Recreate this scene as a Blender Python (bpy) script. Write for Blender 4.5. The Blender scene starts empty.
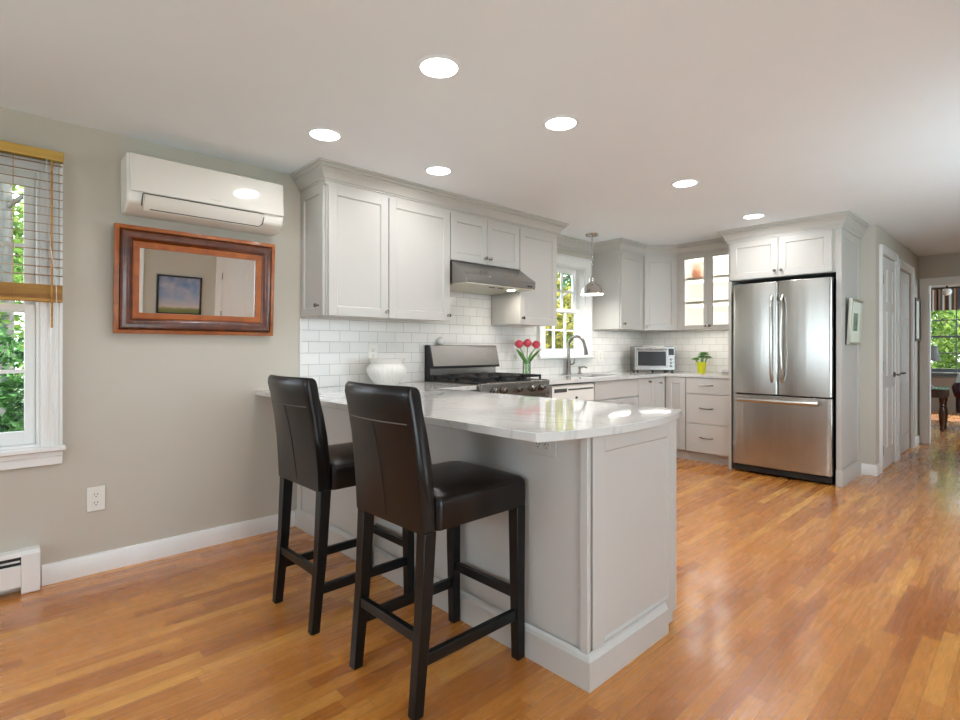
import bpy, bmesh, math, random
from mathutils import Vector, Matrix
R = math.radians
sc = bpy.context.scene
col = sc.collection
random.seed(7)

# ------------------------------------------------------------------ camera, world, light
YAW = math.atan2(560.0, 528.0)
cam = bpy.data.cameras.new('camera')
cam.sensor_width = 36.0
cam.lens = 528.0 * 36.0 / 960.0
cam.shift_y = -11.0 / 960.0
cam.clip_start = 0.05
co = bpy.data.objects.new('camera', cam)
co.location = (3.36, 0.0, 1.159)
co.rotation_euler = (R(90), 0, YAW)
col.objects.link(co)
sc.camera = co

sc.view_settings.view_transform = 'Standard'
sc.view_settings.look = 'None'
sc.view_settings.gamma = 1.0
sc.view_settings.exposure = 0.52
sc.view_settings.use_curve_mapping = False
sc.cycles.max_bounces = 10
sc.cycles.diffuse_bounces = 6
sc.cycles.transparent_max_bounces = 12
sc.cycles.sample_clamp_indirect = 8.0
sc.cycles.caustics_reflective = False
sc.cycles.caustics_refractive = False

w = bpy.data.worlds.new('sky')
sc.world = w
w.use_nodes = True
bg = w.node_tree.nodes['Background']
bg.inputs[0].default_value = (0.80, 0.90, 1.0, 1)
bg.inputs[1].default_value = 4.5

def lamp(name, kind, loc, rot, energy, color=(1, 1, 1), parent=None, **k):
    l = bpy.data.lights.new(name, kind)
    l.energy = energy
    l.color = color
    for a, b in k.items():
        setattr(l, a, b)
    o = bpy.data.objects.new(name, l)
    o.location = loc
    o.rotation_euler = rot
    if parent: o.parent = parent
    col.objects.link(o)
    return o

SUN = lamp('sun', 'SUN', (0, 20, 20), (R(-42), 0, 0), 7.0, (1.0, 0.95, 0.85), angle=R(1.0))
# area lamps as daylight at unseen openings; side and living ones are added fill
DAY = (0.68, 0.875, 1.0)
lamp('daylight_patio', 'AREA', (4.62, 0.815, 1.00), (0, R(128), 0), 16, DAY, shape='RECTANGLE', size=1.9, size_y=1.10)
lamp('fill_side', 'AREA', (4.78, 3.62, 1.30), (0, R(120), R(-24)), 38, DAY, shape='RECTANGLE', size=1.35, size_y=1.5, spread=R(140))  # unseen fill lamp, added and aimed to brighten the back kitchen
for x in (1.0, 3.0):
    lamp('daylight_front', 'AREA', (x, -2.82, 1.30), (R(-146), 0, R(180)), 22, DAY, shape='RECTANGLE', size=1.15, size_y=1.25)
lamp('fill_living', 'AREA', (5.28, 10.8, 1.35), (0, R(115), 0), 80, DAY, shape='RECTANGLE', size=1.3, size_y=2.2)  # unseen fill lamp, added to lift the dark living room
DOWNLIGHT_W = (2.7, 2.7, 2.7, 2.7, 8.0, 5.0)   # last two, over the kitchen floor, powered up to brighten the back cabinets

# ------------------------------------------------------------------ materials
def lin(c):
    out = []
    for v in c:
        v /= 255.0
        out.append(v / 12.92 if v <= 0.04045 else ((v + 0.055) / 1.055) ** 2.4)
    return (*out, 1.0)

def mat(name, c, rough=0.5, metal=0.0, vary=0.03, scale=8.0, bump=0.0, stretch=(1, 1, 1), **k):
    """Principled with a procedural noise that varies colour and surface a little."""
    m = bpy.data.materials.new(name)
    m.use_nodes = True
    nt = m.node_tree
    b = nt.nodes['Principled BSDF']
    b.inputs['Roughness'].default_value = rough
    b.inputs['Metallic'].default_value = metal
    tc = nt.nodes.new('ShaderNodeTexCoord')
    mp = nt.nodes.new('ShaderNodeMapping')
    mp.inputs['Scale'].default_value = stretch
    nt.links.new(tc.outputs['Object'], mp.inputs[0])
    n = nt.nodes.new('ShaderNodeTexNoise')
    n.inputs['Scale'].default_value = scale
    n.inputs['Detail'].default_value = 5
    nt.links.new(mp.outputs[0], n.inputs['Vector'])
    r = nt.nodes.new('ShaderNodeValToRGB')
    base = lin(c)
    r.color_ramp.elements[0].position = 0.3
    r.color_ramp.elements[1].position = 0.7
    r.color_ramp.elements[0].color = tuple(v * (1 - vary) for v in base[:3]) + (1,)
    r.color_ramp.elements[1].color = tuple(min(1, v * (1 + vary)) for v in base[:3]) + (1,)
    nt.links.new(n.outputs['Fac'], r.inputs[0])
    nt.links.new(r.outputs[0], b.inputs['Base Color'])
    if bump:
        bp = nt.nodes.new('ShaderNodeBump')
        bp.inputs['Strength'].default_value = bump
        bp.inputs['Distance'].default_value = 0.002
        nt.links.new(n.outputs['Fac'], bp.inputs['Height'])
        nt.links.new(bp.outputs[0], b.inputs['Normal'])
    for a, v in k.items():
        b.inputs[a].default_value = v
    return m

def emat(name, c, strength, base=(255, 255, 255)):
    m = mat(name, base, 0.4)
    b = m.node_tree.nodes['Principled BSDF']
    b.inputs['Emission Color'].default_value = lin(c)
    b.inputs['Emission Strength'].default_value = strength
    return m

def N(nt, t, **k):
    n = nt.nodes.new(t)
    for a, v in k.items():
        setattr(n, a, v)
    return n

def floor_mat():
    m = bpy.data.materials.new('oak_strip_floor')
    m.use_nodes = True
    nt = m.node_tree
    L = nt.links.new
    b = nt.nodes['Principled BSDF']
    tc = N(nt, 'ShaderNodeTexCoord')
    sp = N(nt, 'ShaderNodeSeparateXYZ')
    L(tc.outputs['Object'], sp.inputs[0])
    def ma(op, a, c=None):
        n = N(nt, 'ShaderNodeMath', operation=op)
        for i, v in enumerate((a, c)):
            if v is None: continue
            if isinstance(v, (int, float)): n.inputs[i].default_value = v
            else: L(v, n.inputs[i])
        return n.outputs[0]
    xs = ma('DIVIDE', sp.outputs[0], 0.0572)
    row = ma('FLOOR', xs)
    fx = ma('FRACT', xs)
    wn = N(nt, 'ShaderNodeTexWhiteNoise', noise_dimensions='1D')
    L(row, wn.inputs['W'])
    ys = ma('DIVIDE', ma('ADD', sp.outputs[1], ma('MULTIPLY', wn.outputs['Value'], 5.3)), 0.62)
    seg = ma('FLOOR', ys)
    fy = ma('FRACT', ys)
    pid = ma('ADD', ma('MULTIPLY', row, 13.37), ma('MULTIPLY', seg, 71.7))
    wn2 = N(nt, 'ShaderNodeTexWhiteNoise', noise_dimensions='1D')
    L(pid, wn2.inputs['W'])
    ramp = N(nt, 'ShaderNodeValToRGB')
    e = ramp.color_ramp.elements
    e[0].position = 0.0; e[0].color = lin((174, 102, 44))
    e[1].position = 1.0; e[1].color = lin((228, 162, 78))
    for p, c in ((0.12, (182, 110, 46)), (0.5, (202, 129, 56)), (0.9, (211, 140, 64))):
        q = e.new(p); q.color = lin(c)
    L(wn2.outputs['Value'], ramp.inputs[0])
    # grain
    cb = N(nt, 'ShaderNodeCombineXYZ')
    L(ma('MULTIPLY', sp.outputs[0], 34.0), cb.inputs[0])
    L(ma('MULTIPLY', sp.outputs[1], 2.6), cb.inputs[1])
    L(ma('MULTIPLY', pid, 0.37), cb.inputs[2])
    ns = N(nt, 'ShaderNodeTexNoise')
    ns.inputs['Scale'].default_value = 1.0
    ns.inputs['Detail'].default_value = 3
    ns.inputs['Distortion'].default_value = 1.2
    L(cb.outputs[0], ns.inputs['Vector'])
    rings = ma('FRACT', ma('MULTIPLY', ns.outputs['Fac'], 9.0))
    rr = N(nt, 'ShaderNodeValToRGB')
    rr.color_ramp.elements[0].position = 0.0
    rr.color_ramp.elements[0].color = (0.80, 0.80, 0.80, 1)
    rr.color_ramp.elements[1].position = 0.5
    rr.color_ramp.elements[1].color = (1.04, 1.04, 1.04, 1)
    L(rings, rr.inputs[0])
    cb2 = N(nt, 'ShaderNodeCombineXYZ')
    L(ma('MULTIPLY', sp.outputs[0], 420.0), cb2.inputs[0])
    L(ma('MULTIPLY', sp.outputs[1], 14.0), cb2.inputs[1])
    n2 = N(nt, 'ShaderNodeTexNoise')
    n2.inputs['Scale'].default_value = 1.0
    n2.inputs['Detail'].default_value = 2
    L(cb2.outputs[0], n2.inputs['Vector'])
    r2 = N(nt, 'ShaderNodeMapRange')
    r2.inputs[1].default_value = 0.3; r2.inputs[2].default_value = 0.7
    r2.inputs[3].default_value = 0.9; r2.inputs[4].default_value = 1.06
    L(n2.outputs['Fac'], r2.inputs[0])
    mx = N(nt, 'ShaderNodeMix', data_type='RGBA', blend_type='MULTIPLY')
    mx.inputs[0].default_value = 1.0
    L(ramp.outputs[0], mx.inputs[6]); L(rr.outputs[0], mx.inputs[7])
    mx2 = N(nt, 'ShaderNodeMix', data_type='RGBA', blend_type='MULTIPLY')
    mx2.inputs[0].default_value = 1.0
    L(mx.outputs[2], mx2.inputs[6]); L(r2.outputs[0], mx2.inputs[7])
    # joints
    gap = ma('MAXIMUM', ma('LESS_THAN', fx, 0.022), ma('LESS_THAN', fy, 0.0025))
    mx3 = N(nt, 'ShaderNodeMix', data_type='RGBA')
    L(ma('MULTIPLY', gap, 0.7), mx3.inputs[0])
    L(mx2.outputs[2], mx3.inputs[6])
    mx3.inputs[7].default_value = lin((88, 46, 18))
    L(mx3.outputs[2], b.inputs['Base Color'])
    rg = N(nt, 'ShaderNodeMapRange')
    rg.inputs[3].default_value = 0.20; rg.inputs[4].default_value = 0.34
    L(ns.outputs['Fac'], rg.inputs[0])
    L(rg.outputs[0], b.inputs['Roughness'])
    bp = N(nt, 'ShaderNodeBump')
    bp.inputs['Strength'].default_value = 0.04
    bp.inputs['Distance'].default_value = 0.001
    L(ma('SUBTRACT', ns.outputs['Fac'], gap), bp.inputs['Height'])
    L(bp.outputs[0], b.inputs['Normal'])
    b.inputs['Specular IOR Level'].default_value = 0.5
    b.inputs['Coat Weight'].default_value = 0.5
    b.inputs['Coat Roughness'].default_value = 0.10
    return m

def tile_mat(name, axis):
    m = bpy.data.materials.new(name)
    m.use_nodes = True
    nt = m.node_tree
    L = nt.links.new
    b = nt.nodes['Principled BSDF']
    tc = N(nt, 'ShaderNodeTexCoord')
    sp = N(nt, 'ShaderNodeSeparateXYZ')
    L(tc.outputs['Object'], sp.inputs[0])
    cb = N(nt, 'ShaderNodeCombineXYZ')
    L(sp.outputs[axis], cb.inputs[0])
    L(sp.outputs[2], cb.inputs[1])
    mp = N(nt, 'ShaderNodeMapping')
    mp.inputs['Location'].default_value = (-0.05, -0.90, 0)
    L(cb.outputs[0], mp.inputs[0])
    br = N(nt, 'ShaderNodeTexBrick')
    br.offset = 0.5
    br.inputs['Scale'].default_value = 1.0
    br.inputs['Brick Width'].default_value = 0.1535
    br.inputs['Row Height'].default_value = 0.0772
    br.inputs['Mortar Size'].default_value = 0.0016
    br.inputs['Mortar Smooth'].default_value = 0.2
    br.inputs['Color1'].default_value = lin((226, 223, 217))
    br.inputs['Color2'].default_value = lin((219, 216, 210))
    br.inputs['Mortar'].default_value = lin((172, 169, 164))
    L(mp.outputs[0], br.inputs['Vector'])
    L(br.outputs['Color'], b.inputs['Base Color'])
    bp = N(nt, 'ShaderNodeBump')
    bp.inputs['Strength'].default_value = 0.5
    bp.inputs['Distance'].default_value = 0.002
    bp.invert = True
    L(br.outputs['Fac'], bp.inputs['Height'])
    L(bp.outputs[0], b.inputs['Normal'])
    b.inputs['Roughness'].default_value = 0.22
    return m

def quartz_mat():
    m = mat('white_quartz', (206, 204, 200), 0.055, vary=0.03, scale=3)
    nt = m.node_tree
    L = nt.links.new
    b = nt.nodes['Principled BSDF']
    ramp = [n for n in nt.nodes if n.type == 'VALTORGB'][0]
    mp = [n for n in nt.nodes if n.type == 'MAPPING'][0]
    n1 = N(nt, 'ShaderNodeTexNoise')
    n1.inputs['Scale'].default_value = 2.1
    n1.inputs['Detail'].default_value = 6
    n1.inputs['Distortion'].default_value = 1.6
    L(mp.outputs[0], n1.inputs['Vector'])
    s = N(nt, 'ShaderNodeMath', operation='SUBTRACT'); s.inputs[1].default_value = 0.5
    L(n1.outputs['Fac'], s.inputs[0])
    a = N(nt, 'ShaderNodeMath', operation='ABSOLUTE'); L(s.outputs[0], a.inputs[0])
    mr = N(nt, 'ShaderNodeMapRange')
    mr.inputs[1].default_value = 0.0; mr.inputs[2].default_value = 0.018
    mr.inputs[3].default_value = 0.5; mr.inputs[4].default_value = 0.0
    L(a.outputs[0], mr.inputs[0])
    mx = N(nt, 'ShaderNodeMix', data_type='RGBA')
    L(mr.outputs[0], mx.inputs[0])
    L(ramp.outputs[0], mx.inputs[6])
    mx.inputs[7].default_value = lin((172, 169, 166))
    L(mx.outputs[2], b.inputs['Base Color'])
    return m

def wood_mat(name, dark, light, rough=0.3, stretch=(6, 60, 60), coat=0.0):
    m = mat(name, dark, rough, scale=1.0, stretch=stretch)
    nt = m.node_tree
    ramp = [n for n in nt.nodes if n.type == 'VALTORGB'][0]
    ramp.color_ramp.elements[0].color = lin(dark)
    ramp.color_ramp.elements[1].color = lin(light)
    nz = [n for n in nt.nodes if n.type == 'TEX_NOISE'][0]
    nz.inputs['Distortion'].default_value = 0.8
    nt.nodes['Principled BSDF'].inputs['Coat Weight'].default_value = coat
    nt.nodes['Principled BSDF'].inputs['Coat Roughness'].default_value = 0.08
    return m

def glass_mat(name, tint=(1, 1, 1), ior=1.15, gl_rough=0.02):
    """Clear pane: see-through with a fresnel reflection."""
    m = bpy.data.materials.new(name)
    m.use_nodes = True
    nt = m.node_tree
    L = nt.links.new
    nt.nodes.remove(nt.nodes['Principled BSDF'])
    out = nt.nodes['Material Output']
    t = N(nt, 'ShaderNodeBsdfTransparent'); t.inputs[0].default_value = (*tint, 1)
    g = N(nt, 'ShaderNodeBsdfGlossy'); g.inputs['Roughness'].default_value = gl_rough
    f = N(nt, 'ShaderNodeFresnel'); f.inputs[0].default_value = ior
    nz = N(nt, 'ShaderNodeTexNoise'); nz.inputs['Scale'].default_value = 2
    bp = N(nt, 'ShaderNodeBump'); bp.inputs['Strength'].default_value = 0.01
    L(nz.outputs['Fac'], bp.inputs['Height']); L(bp.outputs[0], g.inputs['Normal'])
    mx = N(nt, 'ShaderNodeMixShader')
    L(f.outputs[0], mx.inputs[0]); L(t.outputs[0], mx.inputs[1]); L(g.outputs[0], mx.inputs[2])
    L(mx.outputs[0], out.inputs[0])
    return m

def leaf_mat(name, dark, light):
    m = bpy.data.materials.new(name)
    m.use_nodes = True
    nt = m.node_tree
    L = nt.links.new
    b = nt.nodes['Principled BSDF']
    g = N(nt, 'ShaderNodeNewGeometry')
    r = N(nt, 'ShaderNodeValToRGB')
    r.color_ramp.elements[0].color = lin(dark)
    r.color_ramp.elements[1].color = lin(light)
    L(g.outputs['Random Per Island'], r.inputs[0])
    L(r.outputs[0], b.inputs['Base Color'])
    b.inputs['Roughness'].default_value = 0.6
    tr = N(nt, 'ShaderNodeBsdfTranslucent')
    L(r.outputs[0], tr.inputs[0])
    mx = N(nt, 'ShaderNodeMixShader'); mx.inputs[0].default_value = 0.45
    out = nt.nodes['Material Output']
    L(b.outputs[0], mx.inputs[1]); L(tr.outputs[0], mx.inputs[2]); L(mx.outputs[0], out.inputs[0])
    return m

def stripe_mat(name, cols, width):
    m = bpy.data.materials.new(name)
    m.use_nodes = True
    nt = m.node_tree
    L = nt.links.new
    b = nt.nodes['Principled BSDF']
    tc = N(nt, 'ShaderNodeTexCoord')
    sp = N(nt, 'ShaderNodeSeparateXYZ'); L(tc.outputs['Object'], sp.inputs[0])
    d = N(nt, 'ShaderNodeMath', operation='DIVIDE'); d.inputs[1].default_value = width
    L(sp.outputs[0], d.inputs[0])
    f = N(nt, 'ShaderNodeMath', operation='FRACT'); L(d.outputs[0], f.inputs[0])
    r = N(nt, 'ShaderNodeValToRGB'); r.color_ramp.interpolation = 'CONSTANT'
    e = r.color_ramp.elements
    e[0].color = lin(cols[0]); e[1].position = 1 / len(cols); e[1].color = lin(cols[1])
    for i, c in enumerate(cols[2:], 2):
        q = e.new(i / len(cols)); q.color = lin(c)
    L(f.outputs[0], r.inputs[0]); L(r.outputs[0], b.inputs['Base Color'])
    b.inputs['Roughness'].default_value = 0.9
    return m

def art_mat(name):
    """Loose landscape: sky, cloud and a strip of meadow."""
    m = bpy.data.materials.new(name)
    m.use_nodes = True
    nt = m.node_tree
    L = nt.links.new
    b = nt.nodes['Principled BSDF']
    tc = N(nt, 'ShaderNodeTexCoord')
    sp = N(nt, 'ShaderNodeSeparateXYZ'); L(tc.outputs['Object'], sp.inputs[0])
    nz = N(nt, 'ShaderNodeTexNoise'); nz.inputs['Scale'].default_value = 7; nz.inputs['Detail'].default_value = 5
    L(tc.outputs['Object'], nz.inputs['Vector'])
    mr = N(nt, 'ShaderNodeMapRange'); mr.inputs[1].default_value = 0; mr.inputs[2].default_value = 0.5
    L(sp.outputs[2], mr.inputs[0])
    s = N(nt, 'ShaderNodeMath', operation='MULTIPLY_ADD'); s.inputs[1].default_value = 0.12
    L(nz.outputs['Fac'], s.inputs[0]); L(mr.outputs[0], s.inputs[2])
    r = N(nt, 'ShaderNodeValToRGB')
    e = r.color_ramp.elements
    e[0].position = 0.0; e[0].color = lin((96, 104, 60))
    e[1].position = 1.0; e[1].color = lin((84, 118, 160))
    for p, c in ((0.2, (130, 135, 80)), (0.26, (205, 190, 180)), (0.45, (150, 165, 190)), (0.75, (112, 142, 178))):
        q = e.new(p); q.color = lin(c)
    L(s.outputs[0], r.inputs[0])
    cl = N(nt, 'ShaderNodeValToRGB')
    cl.color_ramp.elements[0].position = 0.40; cl.color_ramp.elements[1].position = 0.7
    L(nz.outputs['Fac'], cl.inputs[0])
    mx = N(nt, 'ShaderNodeMix', data_type='RGBA')
    ml = N(nt, 'ShaderNodeMath', operation='MULTIPLY')
    gt = N(nt, 'ShaderNodeMath', operation='GREATER_THAN'); gt.inputs[1].default_value = 0.24
    L(mr.outputs[0], gt.inputs[0]); L(cl.outputs[0], ml.inputs[0]); L(gt.outputs[0], ml.inputs[1])
    L(ml.outputs[0], mx.inputs[0]); L(r.outputs[0], mx.inputs[6]); mx.inputs[7].default_value = lin((186, 176, 184))
    L(mx.outputs[2], b.inputs['Base Color'])
    b.inputs['Roughness'].default_value = 0.5
    return m

M = {}
M['wall'] = mat('greige_paint', (197, 191, 178), 0.75, vary=0.012, scale=3, bump=0.05)
M['ceiling'] = mat('ceiling_paint', (237, 243, 247), 0.85, vary=0.008, scale=3)
M['trim'] = mat('white_trim_paint', (236, 235, 232), 0.35, vary=0.01)
M['cab'] = mat('grey_cabinet_paint', (190, 187, 181), 0.42, vary=0.01, scale=3)
M['cream'] = mat('cream_cabinet_interior', (240, 238, 232), 0.5, vary=0.01)
M['floor'] = floor_mat()
M['tile_y'] = tile_mat('subway_tile_a', 1)
M['tile_x'] = tile_mat('subway_tile_b', 0)
M['quartz'] = quartz_mat()
M['steel'] = mat('brushed_steel', (182, 178, 171), 0.27, 1.0, vary=0.05, scale=1.0, stretch=(16, 16, 0.5), bump=0.9, Anisotropic=0.4)  # stretched noise also tints upright streaks in imitation of reflections
M['steel_h'] = mat('brushed_steel_level', (160, 156, 151), 0.26, 1.0, vary=0.05, scale=1.0, stretch=(3, 3, 240))
M['nickel'] = mat('brushed_nickel', (132, 126, 120), 0.25, 1.0, vary=0.04)
M['steel_bar'] = mat('satin_steel_bar', (186, 182, 176), 0.24, 1.0, vary=0.03)
M['chrome'] = mat('polished_nickel', (205, 202, 198), 0.10, 1.0, vary=0.02)
M['black'] = mat('black_enamel', (18, 18, 18), 0.35, vary=0.1)
M['dark'] = mat('dark_gap', (26, 25, 24), 0.6, vary=0.1)
M['darkglass'] = mat('dark_oven_glass', (34, 29, 25), 0.22, vary=0.05)
M['leather'] = mat('brown_black_leather', (20, 13, 10), 0.30, vary=0.16, scale=5, bump=0.12, **{'Specular IOR Level': 0.36})
M['stitch'] = mat('grey_stitching', (92, 86, 82), 0.6)
M['seam'] = mat('leather_seam', (26, 19, 16), 0.6)
M['legwood'] = mat('black_stained_wood', (9, 8, 8), 0.36, vary=0.15, scale=2, stretch=(20, 20, 1), **{'Specular IOR Level': 0.35})
M['mirror'] = mat('mirror_silver', (238, 238, 236), 0.015, 1.0, vary=0.003)
M['frame_d'] = wood_mat('mahogany', (66, 25, 5), (106, 48, 12), 0.3, (14, 3, 14), 0.35)
M['frame_l'] = wood_mat('cherry', (142, 68, 12), (174, 94, 24), 0.35, (14, 3, 14), 0.2)
M['plastic'] = mat('white_plastic', (230, 226, 217), 0.22, vary=0.006)
M['gloss'] = mat('glossy_white_plastic', (230, 226, 217), 0.07, vary=0.004)
M['plastic_g'] = mat('grey_slot', (70, 68, 64), 0.5)
M['glass'] = glass_mat('clear_glass')
M['frost'] = mat('frosted_glass', (250, 250, 248), 0.85, vary=0.004, **{'Transmission Weight': 1.0, 'IOR': 1.08})
M['blind'] = wood_mat('bamboo_blind', (150, 98, 40), (196, 146, 66), 0.5, (40, 3, 40))
M['slat'] = wood_mat('backlit_slat_wood', (128, 88, 44), (160, 116, 62), 0.5, (40, 3, 40))  # blind wood toned darker, as slats look against the window light
M['headrail'] = wood_mat('headrail_wood', (186, 146, 62), (208, 172, 86), 0.5, (40, 3, 40))
M['lens'] = emat('lamp_lens', (255, 250, 240), 9.0)
M['warm'] = emat('lamp_warm', (255, 244, 226), 5.0)
M['white_ceramic'] = mat('white_ceramic', (222, 219, 213), 0.25, vary=0.01)
M['leaf_a'] = leaf_mat('leaf_green', (34, 72, 24), (132, 166, 78))
M['leaf_b'] = leaf_mat('leaf_yellow_green', (62, 80, 22), (196, 184, 84))
M['leaf_c'] = leaf_mat('leaf_deep_green', (16, 56, 24), (92, 142, 72))
M['leaf_d'] = leaf_mat('leaf_bright', (58, 100, 34), (168, 192, 96))
M['bark'] = mat('grey_bark', (112, 108, 102), 0.9, vary=0.3, scale=6, bump=0.6, stretch=(3, 3, 0.6))
M['lawn'] = mat('lawn_ground', (112, 118, 100), 0.95, vary=0.3, scale=5)
M['petal'] = mat('tulip_petal', (226, 84, 98), 0.5, vary=0.12, scale=30)
M['stem'] = mat('tulip_stem', (92, 152, 58), 0.5, vary=0.1)
M['succ'] = mat('succulent_leaf', (122, 164, 96), 0.5, vary=0.2, scale=20)
M['lime'] = mat('lime_pot', (216, 214, 40), 0.35, vary=0.05)
M['water'] = glass_mat('vase_glass', (0.93, 0.98, 0.91), 1.3)
M['stand'] = wood_mat('dark_walnut', (52, 28, 16), (92, 52, 28), 0.3, (20, 20, 3))
M['plum'] = mat('plum_leather', (64, 32, 44), 0.35, vary=0.15)
M['teal'] = mat('glass_table_top', (150, 196, 186), 0.08, vary=0.05)
M['shade'] = mat('grey_linen', (112, 108, 104), 0.9, vary=0.08, scale=40)
M['pillow'] = mat('pale_cushion', (214, 204, 210), 0.9, vary=0.05)
M['valance'] = stripe_mat('valance_stripes', ((88, 84, 80), (208, 202, 190), (120, 84, 56), (66, 74, 84), (190, 182, 168)), 0.15)
M['taupe'] = mat('taupe_paint', (128, 116, 102), 0.8, vary=0.02)
M['art'] = art_mat('landscape_paint')
M['print'] = mat('green_grey_print', (120, 140, 124), 0.6, vary=0.5, scale=22)
M['mat_board'] = mat('mat_board', (226, 230, 214), 0.7, vary=0.02)
M['silver'] = mat('silver_frame', (196, 194, 178), 0.35, 0.6, vary=0.05)
M['brown'] = mat('brown_jug', (168, 106, 72), 0.5, vary=0.2)

# ------------------------------------------------------------------ mesh helpers
class MB:
    def __init__(s):
        s.bm = bmesh.new()
        s.M = Matrix.Identity(4)
    def _v(s, pts):
        return [s.bm.verts.new(s.M @ Vector(p)) for p in pts]
    def _f(s, vs):
        try: return s.bm.faces.new(vs)
        except ValueError: return None
    def box(s, x0, x1, y0, y1, z0, z1):
        v = s._v([(x, y, z) for z in (z0, z1) for y in (y0, y1) for x in (x0, x1)])
        for f in ((0, 2, 3, 1), (4, 5, 7, 6), (0, 1, 5, 4), (2, 6, 7, 3), (0, 4, 6, 2), (1, 3, 7, 5)):
            s._f([v[i] for i in f])
        return s
    def prism(s, poly, axis, a0, a1):
        def P(p, a):
            return {'x': (a, p[0], p[1]), 'y': (p[0], a, p[1]), 'z': (p[0], p[1], a)}[axis]
        A = s._v([P(p, a0) for p in poly]); B = s._v([P(p, a1) for p in poly])
        n = len(poly)
        s._f(A[::-1]); s._f(B)
        for i in range(n):
            s._f([A[i], A[(i + 1) % n], B[(i + 1) % n], B[i]])
        return s
    def loft(s, rings, caps=True):
        V = [s._v(r) for r in rings]
        n = len(V[0])
        for a, b in zip(V, V[1:]):
            for i in range(n):
                s._f([a[i], a[(i + 1) % n], b[(i + 1) % n], b[i]])
        if caps:
            s._f(V[0][::-1]); s._f(V[-1])
        return s
    def tube(s, pts, r, n=10):
        pts = [Vector(p) for p in pts]
        rs = r if isinstance(r, (list, tuple)) else [r] * len(pts)
        rings = []
        up = None
        for i, p in enumerate(pts):
            d = (pts[min(i + 1, len(pts) - 1)] - pts[max(i - 1, 0)]).normalized()
            if up is None:
                up = Vector((0, 0, 1)) if abs(d.z) < 0.9 else Vector((1, 0, 0))
            a = d.cross(up)
            if a.length < 1e-5: a = d.cross(Vector((0, 1, 0)))
            a.normalize(); b = a.cross(d).normalized(); up = b
            rings.append([tuple(p + rs[i] * (math.cos(t) * a + math.sin(t) * b)) for t in [2 * math.pi * k / n for k in range(n)]])
        return s.loft(rings)
    def lathe(s, prof, c=(0, 0, 0), n=24, mod=None):
        rings = []
        for r, z in prof:
            rings.append([(c[0] + r * (1 + (mod(2 * math.pi * k / n, z) if mod else 0)) * math.cos(2 * math.pi * k / n),
                           c[1] + r * (1 + (mod(2 * math.pi * k / n, z) if mod else 0)) * math.sin(2 * math.pi * k / n), c[2] + z) for k in range(n)])
        return s.loft(rings)
    def sweep(s, path, prof):
        """Closed profile (outward, z) along a plan path, mitred; outward lies right of travel."""
        P = [Vector(p) for p in path]
        nrm = []
        for a, b in zip(P, P[1:]):
            d = (b - a).normalized(); nrm.append(Vector((d.y, -d.x)))
        rings = []
        for i, p in enumerate(P):
            if i == 0: m = nrm[0]
            elif i == len(P) - 1: m = nrm[-1]
            else: m = (nrm[i - 1] + nrm[i]) / (1 + nrm[i - 1].dot(nrm[i]))
            rings.append([(p.x + m.x * o, p.y + m.y * o, z) for o, z in prof])
        return s.loft(rings)
    def shaker(s, x0, x1, z0, z1, t=0.02, st=0.058, rec=0.009, y=0.0):
        """Framed panel whose face looks to -y, its back at y."""
        f = y - t
        s.box(x0, x0 + st, f, y, z0, z1).box(x1 - st, x1, f, y, z0, z1)
        s.box(x0 + st, x1 - st, f, y, z0, z0 + st).box(x0 + st, x1 - st, f, y, z1 - st, z1)
        s.box(x0 + st, x1 - st, f + rec, y, z0 + st, z1 - st)
        b = 0.006
        a0, a1, c0, c1 = x0 + st, x1 - st, z0 + st, z1 - st
        for q in (((a0, c0), (a0 + b, c0 + b), (a0 + b, c1 - b), (a0, c1)), ((a1, c1), (a1 - b, c1 - b), (a1 - b, c0 + b), (a1, c0)),
                  ((a0, c1), (a0 + b, c1 - b), (a1 - b, c1 - b), (a1, c1)), ((a1, c0), (a1 - b, c0 + b), (a0 + b, c0 + b), (a0, c0))):
            yy = (f + 0.002, f + rec - 0.0005, f + rec - 0.0005, f + 0.002)
            s._f(s._v([(p[0], yy[i], p[1]) for i, p in enumerate(q)]))
        return s
    def build(s, name, m, parent=None, bev=0.0, smooth=True, loc=None, rot=None, seg=2, ang=38):
        bm = s.bm
        bmesh.ops.recalc_face_normals(bm, faces=bm.faces)
        me = bpy.data.meshes.new(name)
        bm.to_mesh(me); bm.free()
        me.materials.append(m)
        if smooth:
            me.polygons.foreach_set('use_smooth', [True] * len(me.polygons))
            me.set_sharp_from_angle(angle=R(ang))
        o = bpy.data.objects.new(name, me)
        if parent: o.parent = parent
        if loc: o.location = loc
        if rot: o.rotation_euler = rot
        if bev:
            b = o.modifiers.new('soft_edges', 'BEVEL')
            b.width = bev; b.segments = seg; b.limit_method = 'ANGLE'; b.angle_limit = R(40)
        col.objects.link(o)
        return o

def tag(o, label, cat, group=None, kind=None):
    o['label'] = label; o['category'] = cat
    if group: o['group'] = group
    if kind: o['kind'] = kind
    return o

def thing(name, label, cat, loc=(0, 0, 0), rz=0.0, group=None):
    o = bpy.data.objects.new(name, None)
    o.empty_display_size = 0.1
    o.location = loc; o.rotation_euler = (0, 0, rz)
    col.objects.link(o)
    return tag(o, label, cat, group)

def struct(name, mb, m, bev=0.0, **k):
    o = mb.build(name, m, bev=bev, **k)
    o['kind'] = 'structure'
    return o

def copy_tree(o, parent=None):
    c = o.copy(); col.objects.link(c)
    if parent: c.parent = parent
    for ch in list(o.children): copy_tree(ch, c)
    return c

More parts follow.
